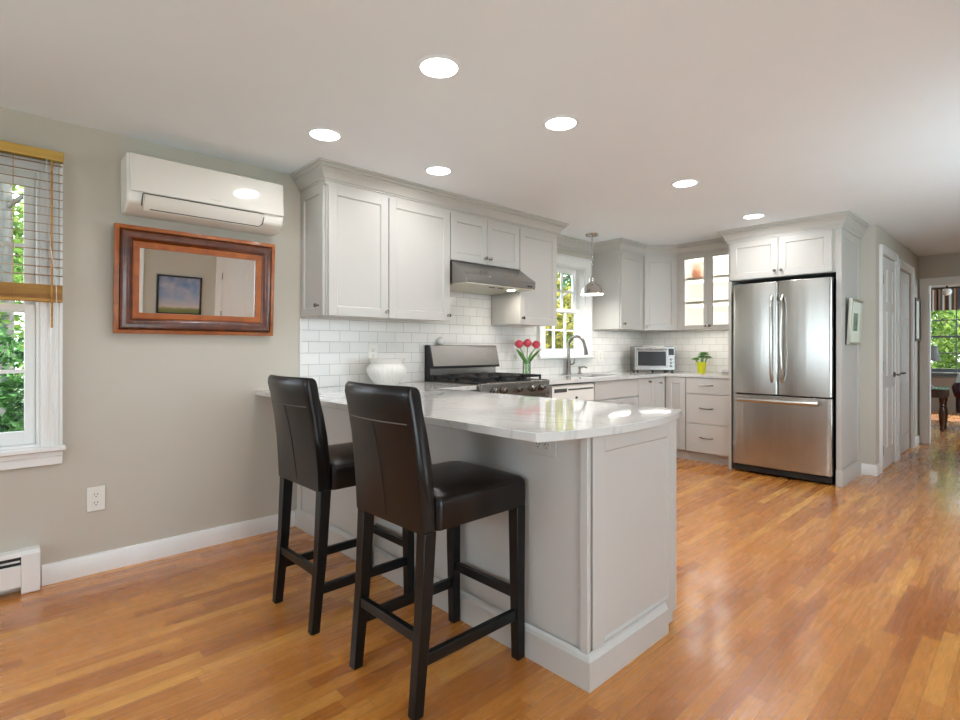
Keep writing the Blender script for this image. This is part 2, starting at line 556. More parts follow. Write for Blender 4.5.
# ------------------------------------------------------------------ the room
H = 2.30
def wall(name, axis, f0, f1, a0, a1, z0, z1, holes=(), m=None):
    """Wall slab with rectangular openings; axis is the axis it runs along."""
    mb = MB()
    As = sorted({a0, a1, *[v for h in holes for v in h[:2]]})
    Zs = sorted({z0, z1, *[v for h in holes for v in h[2:]]})
    for p, q in zip(As, As[1:]):
        for u, v in zip(Zs, Zs[1:]):
            cx, cz = (p + q) / 2, (u + v) / 2
            if any(h[0] < cx < h[1] and h[2] < cz < h[3] for h in holes): continue
            if axis == 'y': mb.box(f0, f1, p, q, u, v)
            else: mb.box(p, q, f0, f1, u, v)
    bmesh.ops.remove_doubles(mb.bm, verts=mb.bm.verts, dist=1e-5)
    return struct(name, mb, m or M['wall'], smooth=False)

struct('floor', MB().box(-0.14, 5.2, -2.75, 13.15, -0.12, 0.0), M['floor'], smooth=False)
struct('ceiling', MB().box(-0.14, 5.2, -2.75, 13.15, H, H + 0.15), M['ceiling'], smooth=False)
struct('ground', MB().box(-40, 40, -30, 45, -0.6, -0.45), M['lawn'], smooth=False)
wall('wall_left', 'y', -0.14, 0.0, -2.6, 6.06, 0, H, [(-0.72, 0.206, 0.68, 2.03), (4.04, 4.72, 1.085, 2.025)])
wall('wall_back', 'x', 5.935, 6.06, 0.0, 2.33, 0, H)
wall('wall_hall', 'y', 2.19, 2.33, 6.06, 8.41, 0, H, [(6.166, 6.83, 0, 2.06), (7.06, 7.87, 0, 2.03)])
wall('wall_far', 'x', 8.41, 8.53, 0.0, 5.06, 0, H, [(2.425, 3.25, 0, 1.94)])
wall('wall_right', 'y', 4.4, 4.52, -2.6, 8.41, 0, H, [(0.25, 1.38, 0, 2.05), (2.37, 3.13, 0, 2.05), (3.30, 4.90, 0.6, 2.02)])
wall('wall_front', 'x', -2.72, -2.6, -0.14, 4.52, 0, H, [(0.4, 1.6, 0.7, 2.0), (2.4, 3.6, 0.7, 2.0)])
wall('wall_living_left', 'y', -0.12, 0.0, 8.53, 13.0, 0, H, m=M['taupe'])
wall('wall_living_right', 'y', 5.06, 5.18, 8.41, 13.0, 0, H, [(9.7, 11.9, 0.7, 2.02)], m=M['taupe'])
wall('wall_living_far', 'x', 13.0, 13.12, -0.12, 5.18, 0, H, [(1.30, 3.30, 0.72, 2.05)], m=M['taupe'])

# backsplash tile: surfaces of the setting
t = MB().box(0.0, 0.008, 1.545, 3.905, 0.90, 1.372).box(0.0, 0.008, 3.905, 4.855, 0.90, 1.083).box(0.0, 0.008, 2.545, 3.295, 1.372, 1.636).box(0, 0.008, 4.855, 5.935, 0.9, 1.372)
struct('trim_1', t, M['tile_y'], smooth=False)
struct('trim_2', MB().box(0.008, 1.292, 5.927, 5.935, 0.90, 1.372), M['tile_x'], smooth=False)
# bullnose edge where the tile begins
mb = MB()
for k in range(6):
    mb.box(0.0, 0.012, 1.523, 1.5445, 0.9 + k * 0.0772, 0.9 + (k + 1) * 0.0772 - 0.0015)
struct('trim_3', mb, M['white_ceramic'], bev=0.002)

# baseboards
BP = [(0, 0), (0.015, 0), (0.015, 0.083), (0.009, 0.098), (0, 0.10)]
struct('baseboard_left', MB().sweep([(0, 0.212), (0, 1.489)], BP), M['trim'])
struct('baseboard_hall', MB().sweep([(2.2175, 5.935), (2.33, 5.935), (2.33, 6.085)], BP), M['trim'])
struct('baseboard_hall_far', MB().sweep([(2.33, 7.95), (2.33, 8.41), (2.345, 8.41)], BP), M['trim'])
struct('baseboard_hall_middle', MB().sweep([(2.33, 6.91), (2.33, 6.98)], BP), M['trim'])
struct('baseboard_right', MB().sweep([(4.4, 2.30), (4.4, 1.46)], BP), M['trim'])
struct('baseboard_living', MB().sweep([(0, 13.0), (5.06, 13.0)], [(o, z * 1.3) for o, z in BP]), M['taupe'])

# crown mouldings
CP = [(0, 2.176), (0.012, 2.176), (0.012, 2.196), (0.018, 2.198), (0.018, 2.206), (0.026, 2.210), (0.032, 2.226), (0.046, 2.246), (0.058, 2.256), (0.058, 2.266), (0.072, 2.270), (0.072, 2.284), (0.084, 2.288), (0.084, 2.3), (0, 2.3)]
struct('trim_4', MB().sweep([(0, 1.545), (0.335, 1.545), (0.335, 3.802), (0, 3.802)], CP), M['cab'])
struct('trim_5', MB().sweep([(0, 3.83), (0, 4.86), (0.335, 4.86), (0.335, 5.335), (0.605, 5.605), (1.29, 5.605)], CP), M['cab'])
struct('trim_6', MB().sweep([(1.292, 5.6), (1.292, 5.25), (2.217, 5.25), (2.217, 5.935)], [(o * 0.82, z) for o, z in CP]), M['cab'])

# ---- windows (casing is the root; sashes, panes and stool are its parts)
def window(name, axis, y0, y1, z0, z1, lites, casing=0.085, sill=True, light_m=None, face=0.0, side=1, cas_m=None, wall_t=0.14, fluted=False):
    """Double-hung window in a wall at plane `face`; side=+1 when the room lies at larger coordinate."""
    cm = cas_m or M['trim']
    def bx(mb, a0, a1, d0, d1, u0, u1):           # a along wall, d depth (+ into the room), u height
        d0, d1 = face + side * d0, face + side * d1
        lo, hi = min(d0, d1), max(d0, d1)
        if axis == 'y': mb.box(lo, hi, a0, a1, u0, u1)
        else: mb.box(a0, a1, lo, hi, u0, u1)
    mb = MB()
    ct = 0.018
    for a0, a1 in ((y0 - casing, y0), (y1, y1 + casing)):
        bx(mb, a0, a1, 0, ct, z0, z1 + casing)
        if fluted:
            for k in range(3):
                c = a0 + casing * (0.25 + 0.25 * k)
                bx(mb, c - 0.006, c + 0.006, ct, ct + 0.004, z0, z1 + casing)
        e = 0.012
        bx(mb, a0 if a0 < y0 else a1 - e, a0 + e if a0 < y0 else a1, ct, ct + 0.010, z0, z1 + casing)
    bx(mb, y0, y1, 0, ct, z1, z1 + casing)
    bx(mb, y0 - casing, y1 + casing, ct, ct + 0.010, z1 + casing - 0.012, z1 + casing)
    # jamb liner
    for a0, a1 in ((y0, y0 + 0.012), (y1 - 0.012, y1)):
        bx(mb, a0, a1, -wall_t, 0, z0, z1)
    bx(mb, y0 + 0.012, y1 - 0.012, -wall_t, 0, z1 - 0.012, z1)
    bx(mb, y0 + 0.012, y1 - 0.012, -wall_t, 0, z0, z0 + 0.012)
    root = struct(name, mb, cm, bev=0.002)
    zm = (z0 + z1) / 2 + 0.005
    for nm, d, u0, u1 in (('upper_sash', -0.105, zm - 0.02, z1 - 0.012), ('lower_sash', -0.065, z0 + 0.012, zm + 0.02)):
        s = MB(); st = 0.042
        a0, a1 = y0 + 0.013, y1 - 0.013
        bot = 0.062 if nm == 'lower_sash' else 0.036
        top = 0.036 if nm == 'lower_sash' else 0.045
        bx(s, a0, a0 + st, d - 0.034, d, u0, u1); bx(s, a1 - st, a1, d - 0.034, d, u0, u1)
        bx(s, a0 + st, a1 - st, d - 0.034, d, u0, u0 + bot); bx(s, a0 + st, a1 - st, d - 0.034, d, u1 - top, u1)
        g0, g1, h0, h1 = a0 + st, a1 - st, u0 + bot, u1 - top
        for k in range(1, lites[0]):
            c = g0 + (g1 - g0) * k / lites[0]; bx(s, c - 0.009, c + 0.009, d - 0.03, d - 0.004, h0, h1)
        for k in range(1, lites[1]):
            c = h0 + (h1 - h0) * k / lites[1]; bx(s, g0, g1, d - 0.03, d - 0.004, c - 0.009, c + 0.009)
        sm = s.build(nm, cm, root, bev=0.002)
        p = MB(); bx(p, g0, g1, d - 0.019, d - 0.016, h0, h1)
        p.build('pane', M['glass'], sm)
    if sill:
        s = MB(); bx(s, y0 - casing - 0.012, y1 + casing + 0.012, -0.05, 0.048, z0 - 0.024, z0)
        s.build('window_stool', cm, root, bev=0.006)
        if sill != 'stool':
            s = MB(); bx(s, y0 - casing, y1 + casing, 0, 0.018, z0 - 0.092, z0 - 0.024); bx(s, y0 - casing, y1 + casing, 0.018, 0.026, z0 - 0.05, z0 - 0.024)
            s.build('apron', cm, root, bev=0.003)
    return root

window('window_1', 'y', -0.72, 0.206, 0.68, 2.03, (2, 2), fluted=True)
window('window_2', 'y', 4.04, 4.72, 1.088, 2.025, (3, 2), casing=0.098, sill='stool')
M['sash_g'] = mat('grey_sash_paint', (84, 92, 92), 0.4)
window('window_3', 'x', 1.30, 3.30, 0.72, 2.05, (4, 2), casing=0.08, face=13.0, side=-1, cas_m=M['sash_g'], wall_t=0.12)
for i, x in enumerate((0.4, 2.4)):
    window('window_%d' % (4 + i), 'x', x, x + 1.2, 0.7, 2.0, (3, 2), face=-2.6, side=1, wall_t=0.12)

window('window_6', 'y', 3.30, 4.90, 0.6, 2.02, (4, 2), face=4.4, side=-1, wall_t=0.12)  # unseen window, added to let the side fill lamp in
window('window_7', 'y', 9.7, 11.9, 0.7, 2.02, (4, 2), face=5.06, side=-1, wall_t=0.12)  # unseen window, added as the opening for the living room fill lamp
# ---- doors and casings
def panel_door(name, W, Hd, loc, rz, m, cols=2):
    """Six-panel slab facing local -y, hinge edge at x=0."""
    mb = MB()
    st, t = 0.11, 0.036
    pw = (W - 3 * st + 0.02) / 2
    xs = [st, st + pw + st - 0.02]
    zs = [(0.20, 0.78), (0.90, 1.52), (1.62, Hd - 0.11)]
    mb.box(0, W, 0.010, t, 0.008, Hd)
    prev = 0.008
    for z0, z1 in zs + [(Hd, Hd)]:
        mb.box(0, W, 0, 0.010, prev, z0); prev = z1
    for z0, z1 in zs:
        e = [0] + [v for x in xs for v in (x, x + pw)] + [W]
        for k in range(0, 6, 2): mb.box(e[k], e[k + 1], 0, 0.010, z0, z1)
        for x in xs:
            i = 0.03
            A = [(x, z0), (x + pw, z0), (x + pw, z1), (x, z1)]
            B = [(x + i, z0 + i), (x + pw - i, z0 + i), (x + pw - i, z1 - i), (x + i, z1 - i)]
            V = mb._v([(p[0], 0.0095, p[1]) for p in A]) ; Wv = mb._v([(p[0], 0.003, p[1]) for p in B])
            for k in range(4): mb._f([V[k], V[(k + 1) % 4], Wv[(k + 1) % 4], Wv[k]])
            mb._f(Wv)
    return struct(name, mb, m, loc=loc, rot=(0, 0, rz))

def lever(parent, x, z, d=1, m=None):
    mb = MB()
    mb.tube([(x, 0, z), (x, -0.012, z)], 0.027, 16)
    mb.tube([(x, -0.01, z), (x, -0.05, z)], 0.009, 10)
    mb.tube([(x, -0.048, z), (x + d * 0.05, -0.052, z + 0.003), (x + d * 0.11, -0.05, z - 0.004)], [0.010, 0.009, 0.007], 10)
    return mb.build('door_handle', m or M['nickel'], parent)
def hinges(parent, zs, x=0.0):
    for z in zs:
        MB().tube([(x, -0.006, z - 0.045), (x, -0.006, z + 0.045)], 0.008, 8).build('hinge', M['black'], parent)

def casing_y(name, x, side, y0, y1, zt, wdt=0.075, depth=0.018):
    mb = MB()
    x0, x1 = (x, x + side * depth) if side > 0 else (x + side * depth, x)
    xa, xb = (x1, x1 + 0.008) if side > 0 else (x0 - 0.008, x0)
    mb.box(x0, x1, y0 - wdt, y0, 0, zt + wdt).box(x0, x1, y1, y1 + wdt, 0, zt + wdt).box(x0, x1, y0, y1, zt, zt + wdt)
    mb.box(xa, xb, y0 - wdt, y0 - wdt + 0.015, 0, zt + wdt).box(xa, xb, y1 + wdt - 0.015, y1 + wdt, 0, zt + wdt).box(xa, xb, y0 - wdt + 0.015, y1 + wdt - 0.015, zt + wdt - 0.015, zt + wdt)
    return struct(name, mb, M['trim'], bev=0.002)

d = panel_door('door_1', 0.655, 2.045, (2.336, 6.170, 0), R(90), M['trim'])
lever(d, 0.60, 0.90, -1); hinges(d, (0.2, 1.0, 1.82), 0.004)
casing_y('trim_7', 2.33, 1, 6.166, 6.83, 2.06)
d = panel_door('door_2', 0.80, 2.02, (2.314, 7.065, 0), R(90), M['trim'])
lever(d, 0.075, 0.90, 1)
casing_y('trim_8', 2.33, 1, 7.06, 7.87, 2.03)
d = panel_door('door_3', 0.75, 2.04, (4.408, 3.125, 0), R(-90), M['trim'])
hinges(d, (0.25, 1.1, 1.62), 0.748); lever(d, 0.07, 0.95, 1)
casing_y('trim_9', 4.4, -1, 2.37, 3.13, 2.05)
casing_y('trim_10', 4.4, -1, 0.25, 1.38, 2.05)
# glazed patio door in the right wall
mb = MB()
mb.box(4.44, 4.48, 0.255, 0.345, 0.005, 2.045).box(4.44, 4.48, 1.285, 1.375, 0.005, 2.045).box(4.44, 4.48, 0.345, 1.285, 0.005, 0.2).box(4.44, 4.48, 0.345, 1.285, 1.95, 2.045)
d = struct('door_4', mb, M['trim'], bev=0.002)
MB().box(4.457, 4.463, 0.345, 1.285, 0.2, 1.95).build('pane', M['glass'], d)
# cased opening to the living room
mb = MB()
for ya, yb in ((8.392, 8.41), (8.53, 8.548)):
    mb.box(2.345, 2.425, ya, yb, 0, 2.02).box(3.25, 3.33, ya, yb, 0, 2.02).box(2.425, 3.25, ya, yb, 1.94, 2.02)
mb.box(2.345, 2.36, 8.384, 8.392, 0, 2.02).box(2.36, 3.33, 8.384, 8.392, 2.005, 2.02)
mb.box(2.425, 2.437, 8.41, 8.53, 0, 1.94).box(3.238, 3.25, 8.41, 8.53, 0, 1.94).box(2.437, 3.238, 8.41, 8.53, 1.928, 1.94)
struct('trim_11', mb, M['trim'], bev=0.002)

# ------------------------------------------------------------------ cabinet helpers
def knob(parent, x, z, y=-0.02, m=None):
    mb = MB()
    mb.M = Matrix.Translation((x, y, z)) @ Matrix.Rotation(R(90), 4, 'X')
    mb.lathe([(0.0005, 0.028), (0.010, 0.027), (0.0135, 0.022), (0.0125, 0.017), (0.006, 0.012), (0.005, 0.003), (0.009, 0.0)], n=14)
    return mb.build('knob', m or M['nickel'], parent)
def pull(parent, x, z, y=-0.02, L=0.12):
    mb = MB()
    for s in (-1, 1): mb.tube([(x + s * L / 2, y, z), (x + s * L / 2, y - 0.022, z)], 0.005, 8)
    mb.tube([(x - L / 2 - 0.008, y - 0.022, z + 0.003), (x - L / 4, y - 0.027, z - 0.003), (x + L / 4, y - 0.027, z - 0.003), (x + L / 2 + 0.008, y - 0.022, z + 0.003)], 0.0055, 8)
    return mb.build('handle', M['nickel'], parent)
def door(parent, x0, x1, z0, z1, kn=None, name='door', flat=False, gap=0.0018, st=0.058):
    mb = MB()
    if flat: mb.box(x0 + gap, x1 - gap, -0.02, 0, z0 + gap, z1 - gap)
    else: mb.shaker(x0 + gap, x1 - gap, z0 + gap, z1 - gap, st=st)
    o = mb.build(name, M['cab'], parent, bev=0.0012)
    if kn: knob(o, *kn)
    return o
def carcass(parent, W, z0, z1, D, name='body', m=None):
    return MB().box(0, W, 0, D, z0, z1).build(name, m or M['cab'], parent, bev=0.001)

UZ0, UZ1 = 1.372, 2.200
# ---- wall cabinets along the left wall (front looks to +x: rotate by 90 degrees)
Q = R(90)
def upper(label, y0, y1, z0, loc_x=0.33, D=0.33, group='grey wall cabinets'):
    o = thing('wall_cabinet', label, 'cabinet', (loc_x, y0, 0), Q, group)
    carcass(o, y1 - y0, z0, UZ1, D)
    return o
c = upper('grey single-door wall cabinet nearest the air conditioner, with a narrow side door', 1.547, 1.994, UZ0, D=0.329)
door(c, 0.008, 0.446, UZ0 - 0.006, UZ1 - 0.02, (0.446 - 0.022, UZ0 + 0.035))
sd = MB(); sd.M = Matrix.Rotation(R(-90), 4, 'Z')
sd.shaker(-0.326, -0.012, UZ0 - 0.004, UZ1 - 0.02, t=0.016, st=0.05, y=0.0)
sdo = sd.build('side_door', M['cab'], c, bev=0.0012)
k = MB(); k.M = Matrix.Translation((-0.014, 0.075, UZ0 + 0.06)) @ Matrix.Rotation(R(-90), 4, 'Y')
k.lathe([(0.0005, 0.028), (0.010, 0.027), (0.0135, 0.022), (0.0125, 0.017), (0.006, 0.012), (0.005, 0.003), (0.009, 0.0)], n=14)
k.build('knob', M['nickel'], sdo)
c = upper('grey single-door wall cabinet directly before the range hood', 1.996, 2.536, UZ0, D=0.329)
door(c, 0.0, 0.538, UZ0 - 0.006, UZ1 - 0.02, (0.538 - 0.022, UZ0 + 0.035))
c = upper('short grey two-door cabinet mounted over the steel range hood', 2.538, 3.300, 1.826, D=0.329)
door(c, 0.002, 0.380, 1.826, UZ1 - 0.02, (0.380 - 0.025, 1.875)); door(c, 0.380, 0.760, 1.826, UZ1 - 0.02, (0.380 + 0.025, 1.875))
c = upper('grey single-door wall cabinet between range hood and kitchen window', 3.302, 3.800, UZ0, D=0.329)
door(c, 0.002, 0.496, UZ0 - 0.006, UZ1 - 0.02, (0.03, UZ0 + 0.05))
c = upper('grey single-door wall cabinet just right of the kitchen window', 4.862, 5.332, UZ0, D=0.33)
door(c, 0.012, 0.468, UZ0 - 0.006, UZ1 - 0.02, (0.06, UZ0 + 0.055))
# corner cabinet with a slanting front
c = thing('corner_cabinet', 'grey corner wall cabinet with slanting door above the toaster oven', 'cabinet', (0, 0, 0))
MB().prism([(0.001, 5.334), (0.332, 5.334), (0.605, 5.607), (0.605, 5.932), (0.001, 5.932)], 'z', UZ0, UZ1).build('body', M['cab'], c, bev=0.001)
dm = MB(); dm.M = Matrix.Translation((0.335, 5.336, 0)) @ Matrix.Rotation(R(45), 4, 'Z')
dm.shaker(0.012, 0.372, UZ0 - 0.006, UZ1 - 0.02, y=0.0)
dd = dm.build('door', M['cab'], c, bev=0.0012)
kk = MB(); kk.M = Matrix.Translation((0.335, 5.336, 0)) @ Matrix.Rotation(R(45), 4, 'Z') @ Matrix.Translation((0.04, -0.02, UZ0 + 0.035)) @ Matrix.Rotation(R(90), 4, 'X')
kk.lathe([(0.0005, 0.028), (0.010, 0.027), (0.0135, 0.022), (0.0125, 0.017), (0.006, 0.012), (0.005, 0.003), (0.009, 0.0)], n=14).build('knob', M['nickel'], dd)
# glazed cabinet
GW = 0.676
c = thing('glass_door_cabinet', 'lit wall cabinet with two frosted glass doors above the potted plant', 'cabinet', (0.612, 5.607, 0))
mb = MB().box(0, 0.018, 0, 0.326, UZ0, UZ1).box(GW - 0.018, GW, 0, 0.326, UZ0, UZ1).box(0.018, GW - 0.018, 0.316, 0.326, UZ0, UZ1)
mb.box(0.018, GW - 0.018, 0, 0.316, UZ0, UZ0 + 0.018).box(0.018, GW - 0.018, 0, 0.316, UZ1 - 0.04, UZ1)
mb.build('body', M['cream'], c, bev=0.001)
MB().box(0, 0.030, -0.02, 0, UZ0 - 0.006, UZ1).box(0.63, GW, -0.02, 0, UZ0 - 0.006, UZ1).box(0.03, 0.63, -0.02, 0, UZ1 - 0.02, UZ1).build('face_frame', M['cab'], c, bev=0.001)
for z in (1.655, 1.915):
    MB().box(0.019, GW - 0.019, 0.02, 0.315, z, z + 0.018).build('shelf', M['cream'], c)
for x0, x1, kx in ((0.031, 0.337, 0.315), (0.339, 0.629, 0.361)):
    mb = MB(); z0, z1, st = UZ0 - 0.004, UZ1 - 0.022, 0.047
    mb.box(x0, x0 + st, -0.02, -0.001, z0, z1).box(x1 - st, x1, -0.02, -0.001, z0, z1).box(x0 + st, x1 - st, -0.02, -0.001, z0, z0 + st).box(x0 + st, x1 - st, -0.02, -0.001, z1 - st, z1)
    dd = mb.build('door', M['cab'], c, bev=0.0012)
    MB().box(x0 + st, x1 - st, -0.012, -0.008, z0 + st, z1 - st).build('pane', M['frost'], dd)
    knob(dd, kx, UZ0 + 0.035)
lamp('cabinet_light', 'AREA', (0.95, 5.72, UZ1 - 0.045), (0, 0, 0), 1.5, (1, 0.97, 0.92), shape='RECTANGLE', size=0.55, size_y=0.10)
for z in (1.90, 1.64):
    lamp('cabinet_light', 'AREA', (0.95, 5.70, z), (0, 0, 0), 1.1, (1, 0.97, 0.92), shape='RECTANGLE', size=0.55, size_y=0.08)
j = MB().lathe([(0.0005, 0), (0.035, 0.0), (0.058, 0.04), (0.062, 0.07), (0.045, 0.11), (0.028, 0.125), (0.030, 0.145), (0.026, 0.145), (0.0005, 0.135)], n=20).build('jug', M['brown'], loc=(0.745, 5.78, 1.934))
tag(j, 'brown jug blurred behind frosted glass on top cabinet shelf', 'jug')

# strip lights under the wall cabinets
def strip(x, y, L_, rz, e): lamp('cabinet_strip_light', 'AREA', (x, y, UZ0 - 0.012), (0, 0, rz), e, (1, 0.97, 0.92), shape='RECTANGLE', size=L_, size_y=0.02)
strip(0.12, 2.0, 0.9, Q, 0.10)
strip(0.20, 5.10, 0.42, Q, 0.65)
strip(0.33, 5.61, 0.35, R(45), 0.65)
strip(0.95, 5.74, 0.60, 0, 0.95)
# ---- range hood
c = thing('range_hood', 'stainless steel under-cabinet range hood over the gas range', 'range hood', (0, 0, 0))
y0, y1 = 2.541, 3.299
MB().prism([(0.010, 1.645), (0.02, 1.822), (0.352, 1.822), (0.525, 1.706), (0.525, 1.645)], 'y', y0, y1).build('canopy', M['steel_h'], c, bev=0.002)
MB().box(0.012, 0.522, y0 + 0.005, y1 - 0.005, 1.637, 1.645).build('underside', M['silver'], c)
for yy in (2.72, 3.14):
    MB().lathe([(0.0005, 1.634), (0.034, 1.634), (0.034, 1.637)], (0.40, yy, 0), 18).build('lamp_lens', M['warm'] if yy > 3 else M['silver'], c)
MB().box(0.523, 0.527, 3.20, 3.26, 1.66, 1.672).build('switch_strip', M['dark'], c)
for yy in (2.85, 2.88, 2.95, 2.98): MB().box(0.44, 0.455, yy, yy + 0.014, 1.633, 1.637).build('button', M['dark'], c)
lamp('hood_light', 'AREA', (0.40, 3.14, 1.628), (0, 0, 0), 1.2, (1, 0.93, 0.82), shape='DISK', size=0.06)

# ---- base cabinets, left wall run
TOE = 0.10
def base(label, loc, rz, W, D=0.585, name='base_cabinet', hollow=False):
    o = thing(name, label, 'cabinet', loc, rz, 'grey base cabinets')
    if hollow:
        MB().box(0, 0.018, 0, D, TOE, 0.868).box(W - 0.018, W, 0, D, TOE, 0.868).box(0.018, W - 0.018, 0, D, TOE, TOE + 0.018).box(0.018, W - 0.018, D - 0.012, D, TOE + 0.018, 0.868).box(0.018, W - 0.018, 0, 0.018, 0.60, 0.868).build('body', M['cab'], o)
    else: carcass(o, W, TOE, 0.868, D)
    MB().box(0, W, 0.06, D, 0.0, TOE - 0.0005).build('toe_kick', M['cab'], o)
    return o
BX = 0.59
c = base('narrow grey base cabinet in the gap between peninsula and range', (BX, 2.215, 0), Q, 0.322)
door(c, 0.004, 0.318, TOE + 0.01, 0.70, (0.29, 0.64)); door(c, 0.004, 0.318, 0.71, 0.862, (0.16, 0.79), 'drawer')
c = base('grey sink base cabinet with plain false front under the kitchen window', (BX, 4.015, 0), Q, 0.752, hollow=True)
door(c, 0.0, 0.752, 0.695, 0.862, None, 'false_front', True)
door(c, 0.0, 0.376, TOE + 0.01, 0.685, (0.34, 0.63)); door(c, 0.376, 0.752, TOE + 0.01, 0.685, (0.41, 0.63))
c = base('grey base cabinet with two narrow doors between sink base and room corner', (BX, 4.770, 0), Q, 0.543)
door(c, 0.0, 0.345, TOE + 0.01, 0.862, (0.20, 0.825), st=0.05); door(c, 0.345, 0.541, TOE + 0.01, 0.862, (0.43, 0.805), st=0.05)
# ---- back run
BY = 5.335
c = base('narrow grey corner base cabinet with one plain door left of the drawers', (0.5915, BY, 0), 0, 0.243, D=0.595)
door(c, 0.024, 0.240, TOE + 0.01, 0.862, None)
c = thing('drawer_cabinet', 'grey base cabinet with three handled drawers beside the refrigerator', 'cabinet', (0.836, BY, 0), 0)
carcass(c, 0.454, TOE, 0.868, 0.595)
MB().box(0, 0.454, 0.06, 0.595, 0.0, TOE - 0.0005).build('toe_kick', M['cab'], c)
for z0, z1 in ((TOE + 0.005, 0.395), (0.398, 0.698), (0.701, 0.862)):
    o = door(c, 0.004, 0.440, z0, z1, None, 'drawer', True); pull(o, 0.222, (z0 + z1) / 2 + 0.01)

# ---- worktops
def slab(mb, poly, z0=0.87, z1=0.90): return mb.prism(poly, 'z', z0, z1)
arc = []
# bowed end of the peninsula: circle through three points
def circ(p1, p2, p3):
    ax, ay = p1; bx, by = p2; cx, cy = p3
    d = 2 * (ax * (by - cy) + bx * (cy - ay) + cx * (ay - by))
    ux = ((ax**2 + ay**2) * (by - cy) + (bx**2 + by**2) * (cy - ay) + (cx**2 + cy**2) * (ay - by)) / d
    uy = ((ax**2 + ay**2) * (cx - bx) + (bx**2 + by**2) * (ax - cx) + (cx**2 + cy**2) * (bx - ax)) / d
    return ux, uy, math.hypot(ax - ux, ay - uy)
A_, B_, C_ = (2.300, 1.240), (2.384, 1.62), (2.303, 2.190)
ux, uy, ur = circ(A_, B_, C_)
t0, t1 = math.atan2(A_[1] - uy, A_[0] - ux), math.atan2(C_[1] - uy, C_[0] - ux)
arc = [(ux + ur * math.cos(t0 + (t1 - t0) * k / 20), uy + ur * math.sin(t0 + (t1 - t0) * k / 20)) for k in range(21)]
o = slab(MB(), [(0.001, 1.240)] + arc + [(0.635, 2.190), (0.635, 2.538), (0.010, 2.538), (0.010, 2.19), (0.010, 1.9), (0.010, 1.55)]).build('worktop', M['quartz'], bev=0.003)
tag(o, 'white quartz peninsula worktop with a bowed end', 'worktop')
mb = MB()
for r in ((0.010, 0.635, 3.306, 4.08), (0.010, 0.10, 4.08, 4.70), (0.50, 0.635, 4.08, 4.70), (0.010, 0.635, 4.70, 5.926)):
    mb.box(r[0], r[1], r[2], r[3], 0.87, 0.90)
mb.box(0.635, 1.289, 5.305, 5.926, 0.87, 0.90)
bmesh.ops.remove_doubles(mb.bm, verts=mb.bm.verts, dist=1e-5)
o = mb.build('worktop', M['quartz'])
tag(o, 'white quartz worktop running past the sink and around the room corner', 'worktop')
# sink
c = thing('sink', 'undermount steel sink below the arched faucet', 'sink', (0, 0, 0))
mb = MB().box(0.105, 0.115, 4.085, 4.695, 0.70, 0.868).box(0.485, 0.495, 4.085, 4.695, 0.70, 0.868).box(0.115, 0.485, 4.085, 4.095, 0.70, 0.868).box(0.115, 0.485, 4.685, 4.695, 0.70, 0.868).box(0.105, 0.495, 4.085, 4.695, 0.69, 0.70)
mb.build('basin', M['steel_h'], c, bev=0.002)
MB().lathe([(0.0005, 0.7005), (0.04, 0.7005), (0.04, 0.703), (0.0005, 0.703)], (0.30, 4.39, 0), 18).build('drain', M['chrome'], c)
# faucet
c = thing('faucet', 'tall arched pull-down faucet behind the sink', 'faucet', (0.058, 4.355, 0.90))
MB().lathe([(0.0005, 0), (0.030, 0), (0.030, 0.008), (0.024, 0.02), (0.022, 0.13), (0.017, 0.15), (0.0005, 0.15)], n=18).build('body', M['nickel'], c)
pts = [(0, 0, 0.14), (0, 0, 0.29)] + [(0.095 - 0.095 * math.cos(a), 0.012 * (a / math.pi), 0.29 + 0.095 * math.sin(a)) for a in [math.pi * k / 12 for k in range(1, 13)]]
MB().tube(pts + [(0.196, 0.014, 0.27)], 0.0145, 12).build('spout', M['nickel'], c)
MB().tube([(0.195, 0.014, 0.285), (0.199, 0.015, 0.255), (0.206, 0.016, 0.20)], [0.014, 0.016, 0.022], 14).build('spray_head', M['nickel'], c)
MB().tube([(0.01, 0.015, 0.10), (0.015, 0.05, 0.105), (0.02, 0.065, 0.11), (0.02, 0.075, 0.16)], [0.008, 0.008, 0.008, 0.006], 10).build('lever', M['nickel'], c)
c = thing('soap_dispenser', 'small nickel soap dispenser standing right of the faucet', 'soap dispenser', (0.062, 4.545, 0.90))
MB().lathe([(0.0005, 0), (0.024, 0), (0.024, 0.006), (0.014, 0.012), (0.012, 0.05), (0.016, 0.055), (0.016, 0.075), (0.0005, 0.078)], n=16).build('body', M['nickel'], c)
MB().tube([(0, 0, 0.066), (0.05, 0.005, 0.074), (0.085, 0.008, 0.064)], [0.008, 0.007, 0.006], 10).build('nozzle', M['nickel'], c)

# ---- peninsula body
c = thing('peninsula_cabinet', 'grey panelled peninsula cabinet carrying the white worktop', 'peninsula', (0, 0, 0))
MB().box(0.001, 2.245, 1.535, 2.140, TOE, 0.868).box(0.001, 2.245, 1.535, 2.07, 0, TOE).build('body', M['cab'], c)
# stool side: plain field with a pilaster at each end
mb = MB().box(0.017, 2.2715, 1.512, 1.534, 0.0, 0.868)
mb.box(0.017, 0.075, 1.500, 1.512, 0.10, 0.868)
mb.build('back_panel', M['cab'], c, bev=0.0015)
# end panel facing the room
em = MB(); em.M = Matrix.Translation((2.302, 1.512, 0)) @ Matrix.Rotation(Q, 4, 'Z')
em.shaker(0.022, 0.632, 0.055, 0.868, t=0.016, st=0.072, rec=0.008, y=0.016)
em.box(-0.012, 0.008, 0.0, 0.030, 0.0, 0.868).box(0.0221, 0.632, 0.016, 0.056, 0.0, 0.868)
em.build('end_panel', M['cab'], c, bev=0.0015)
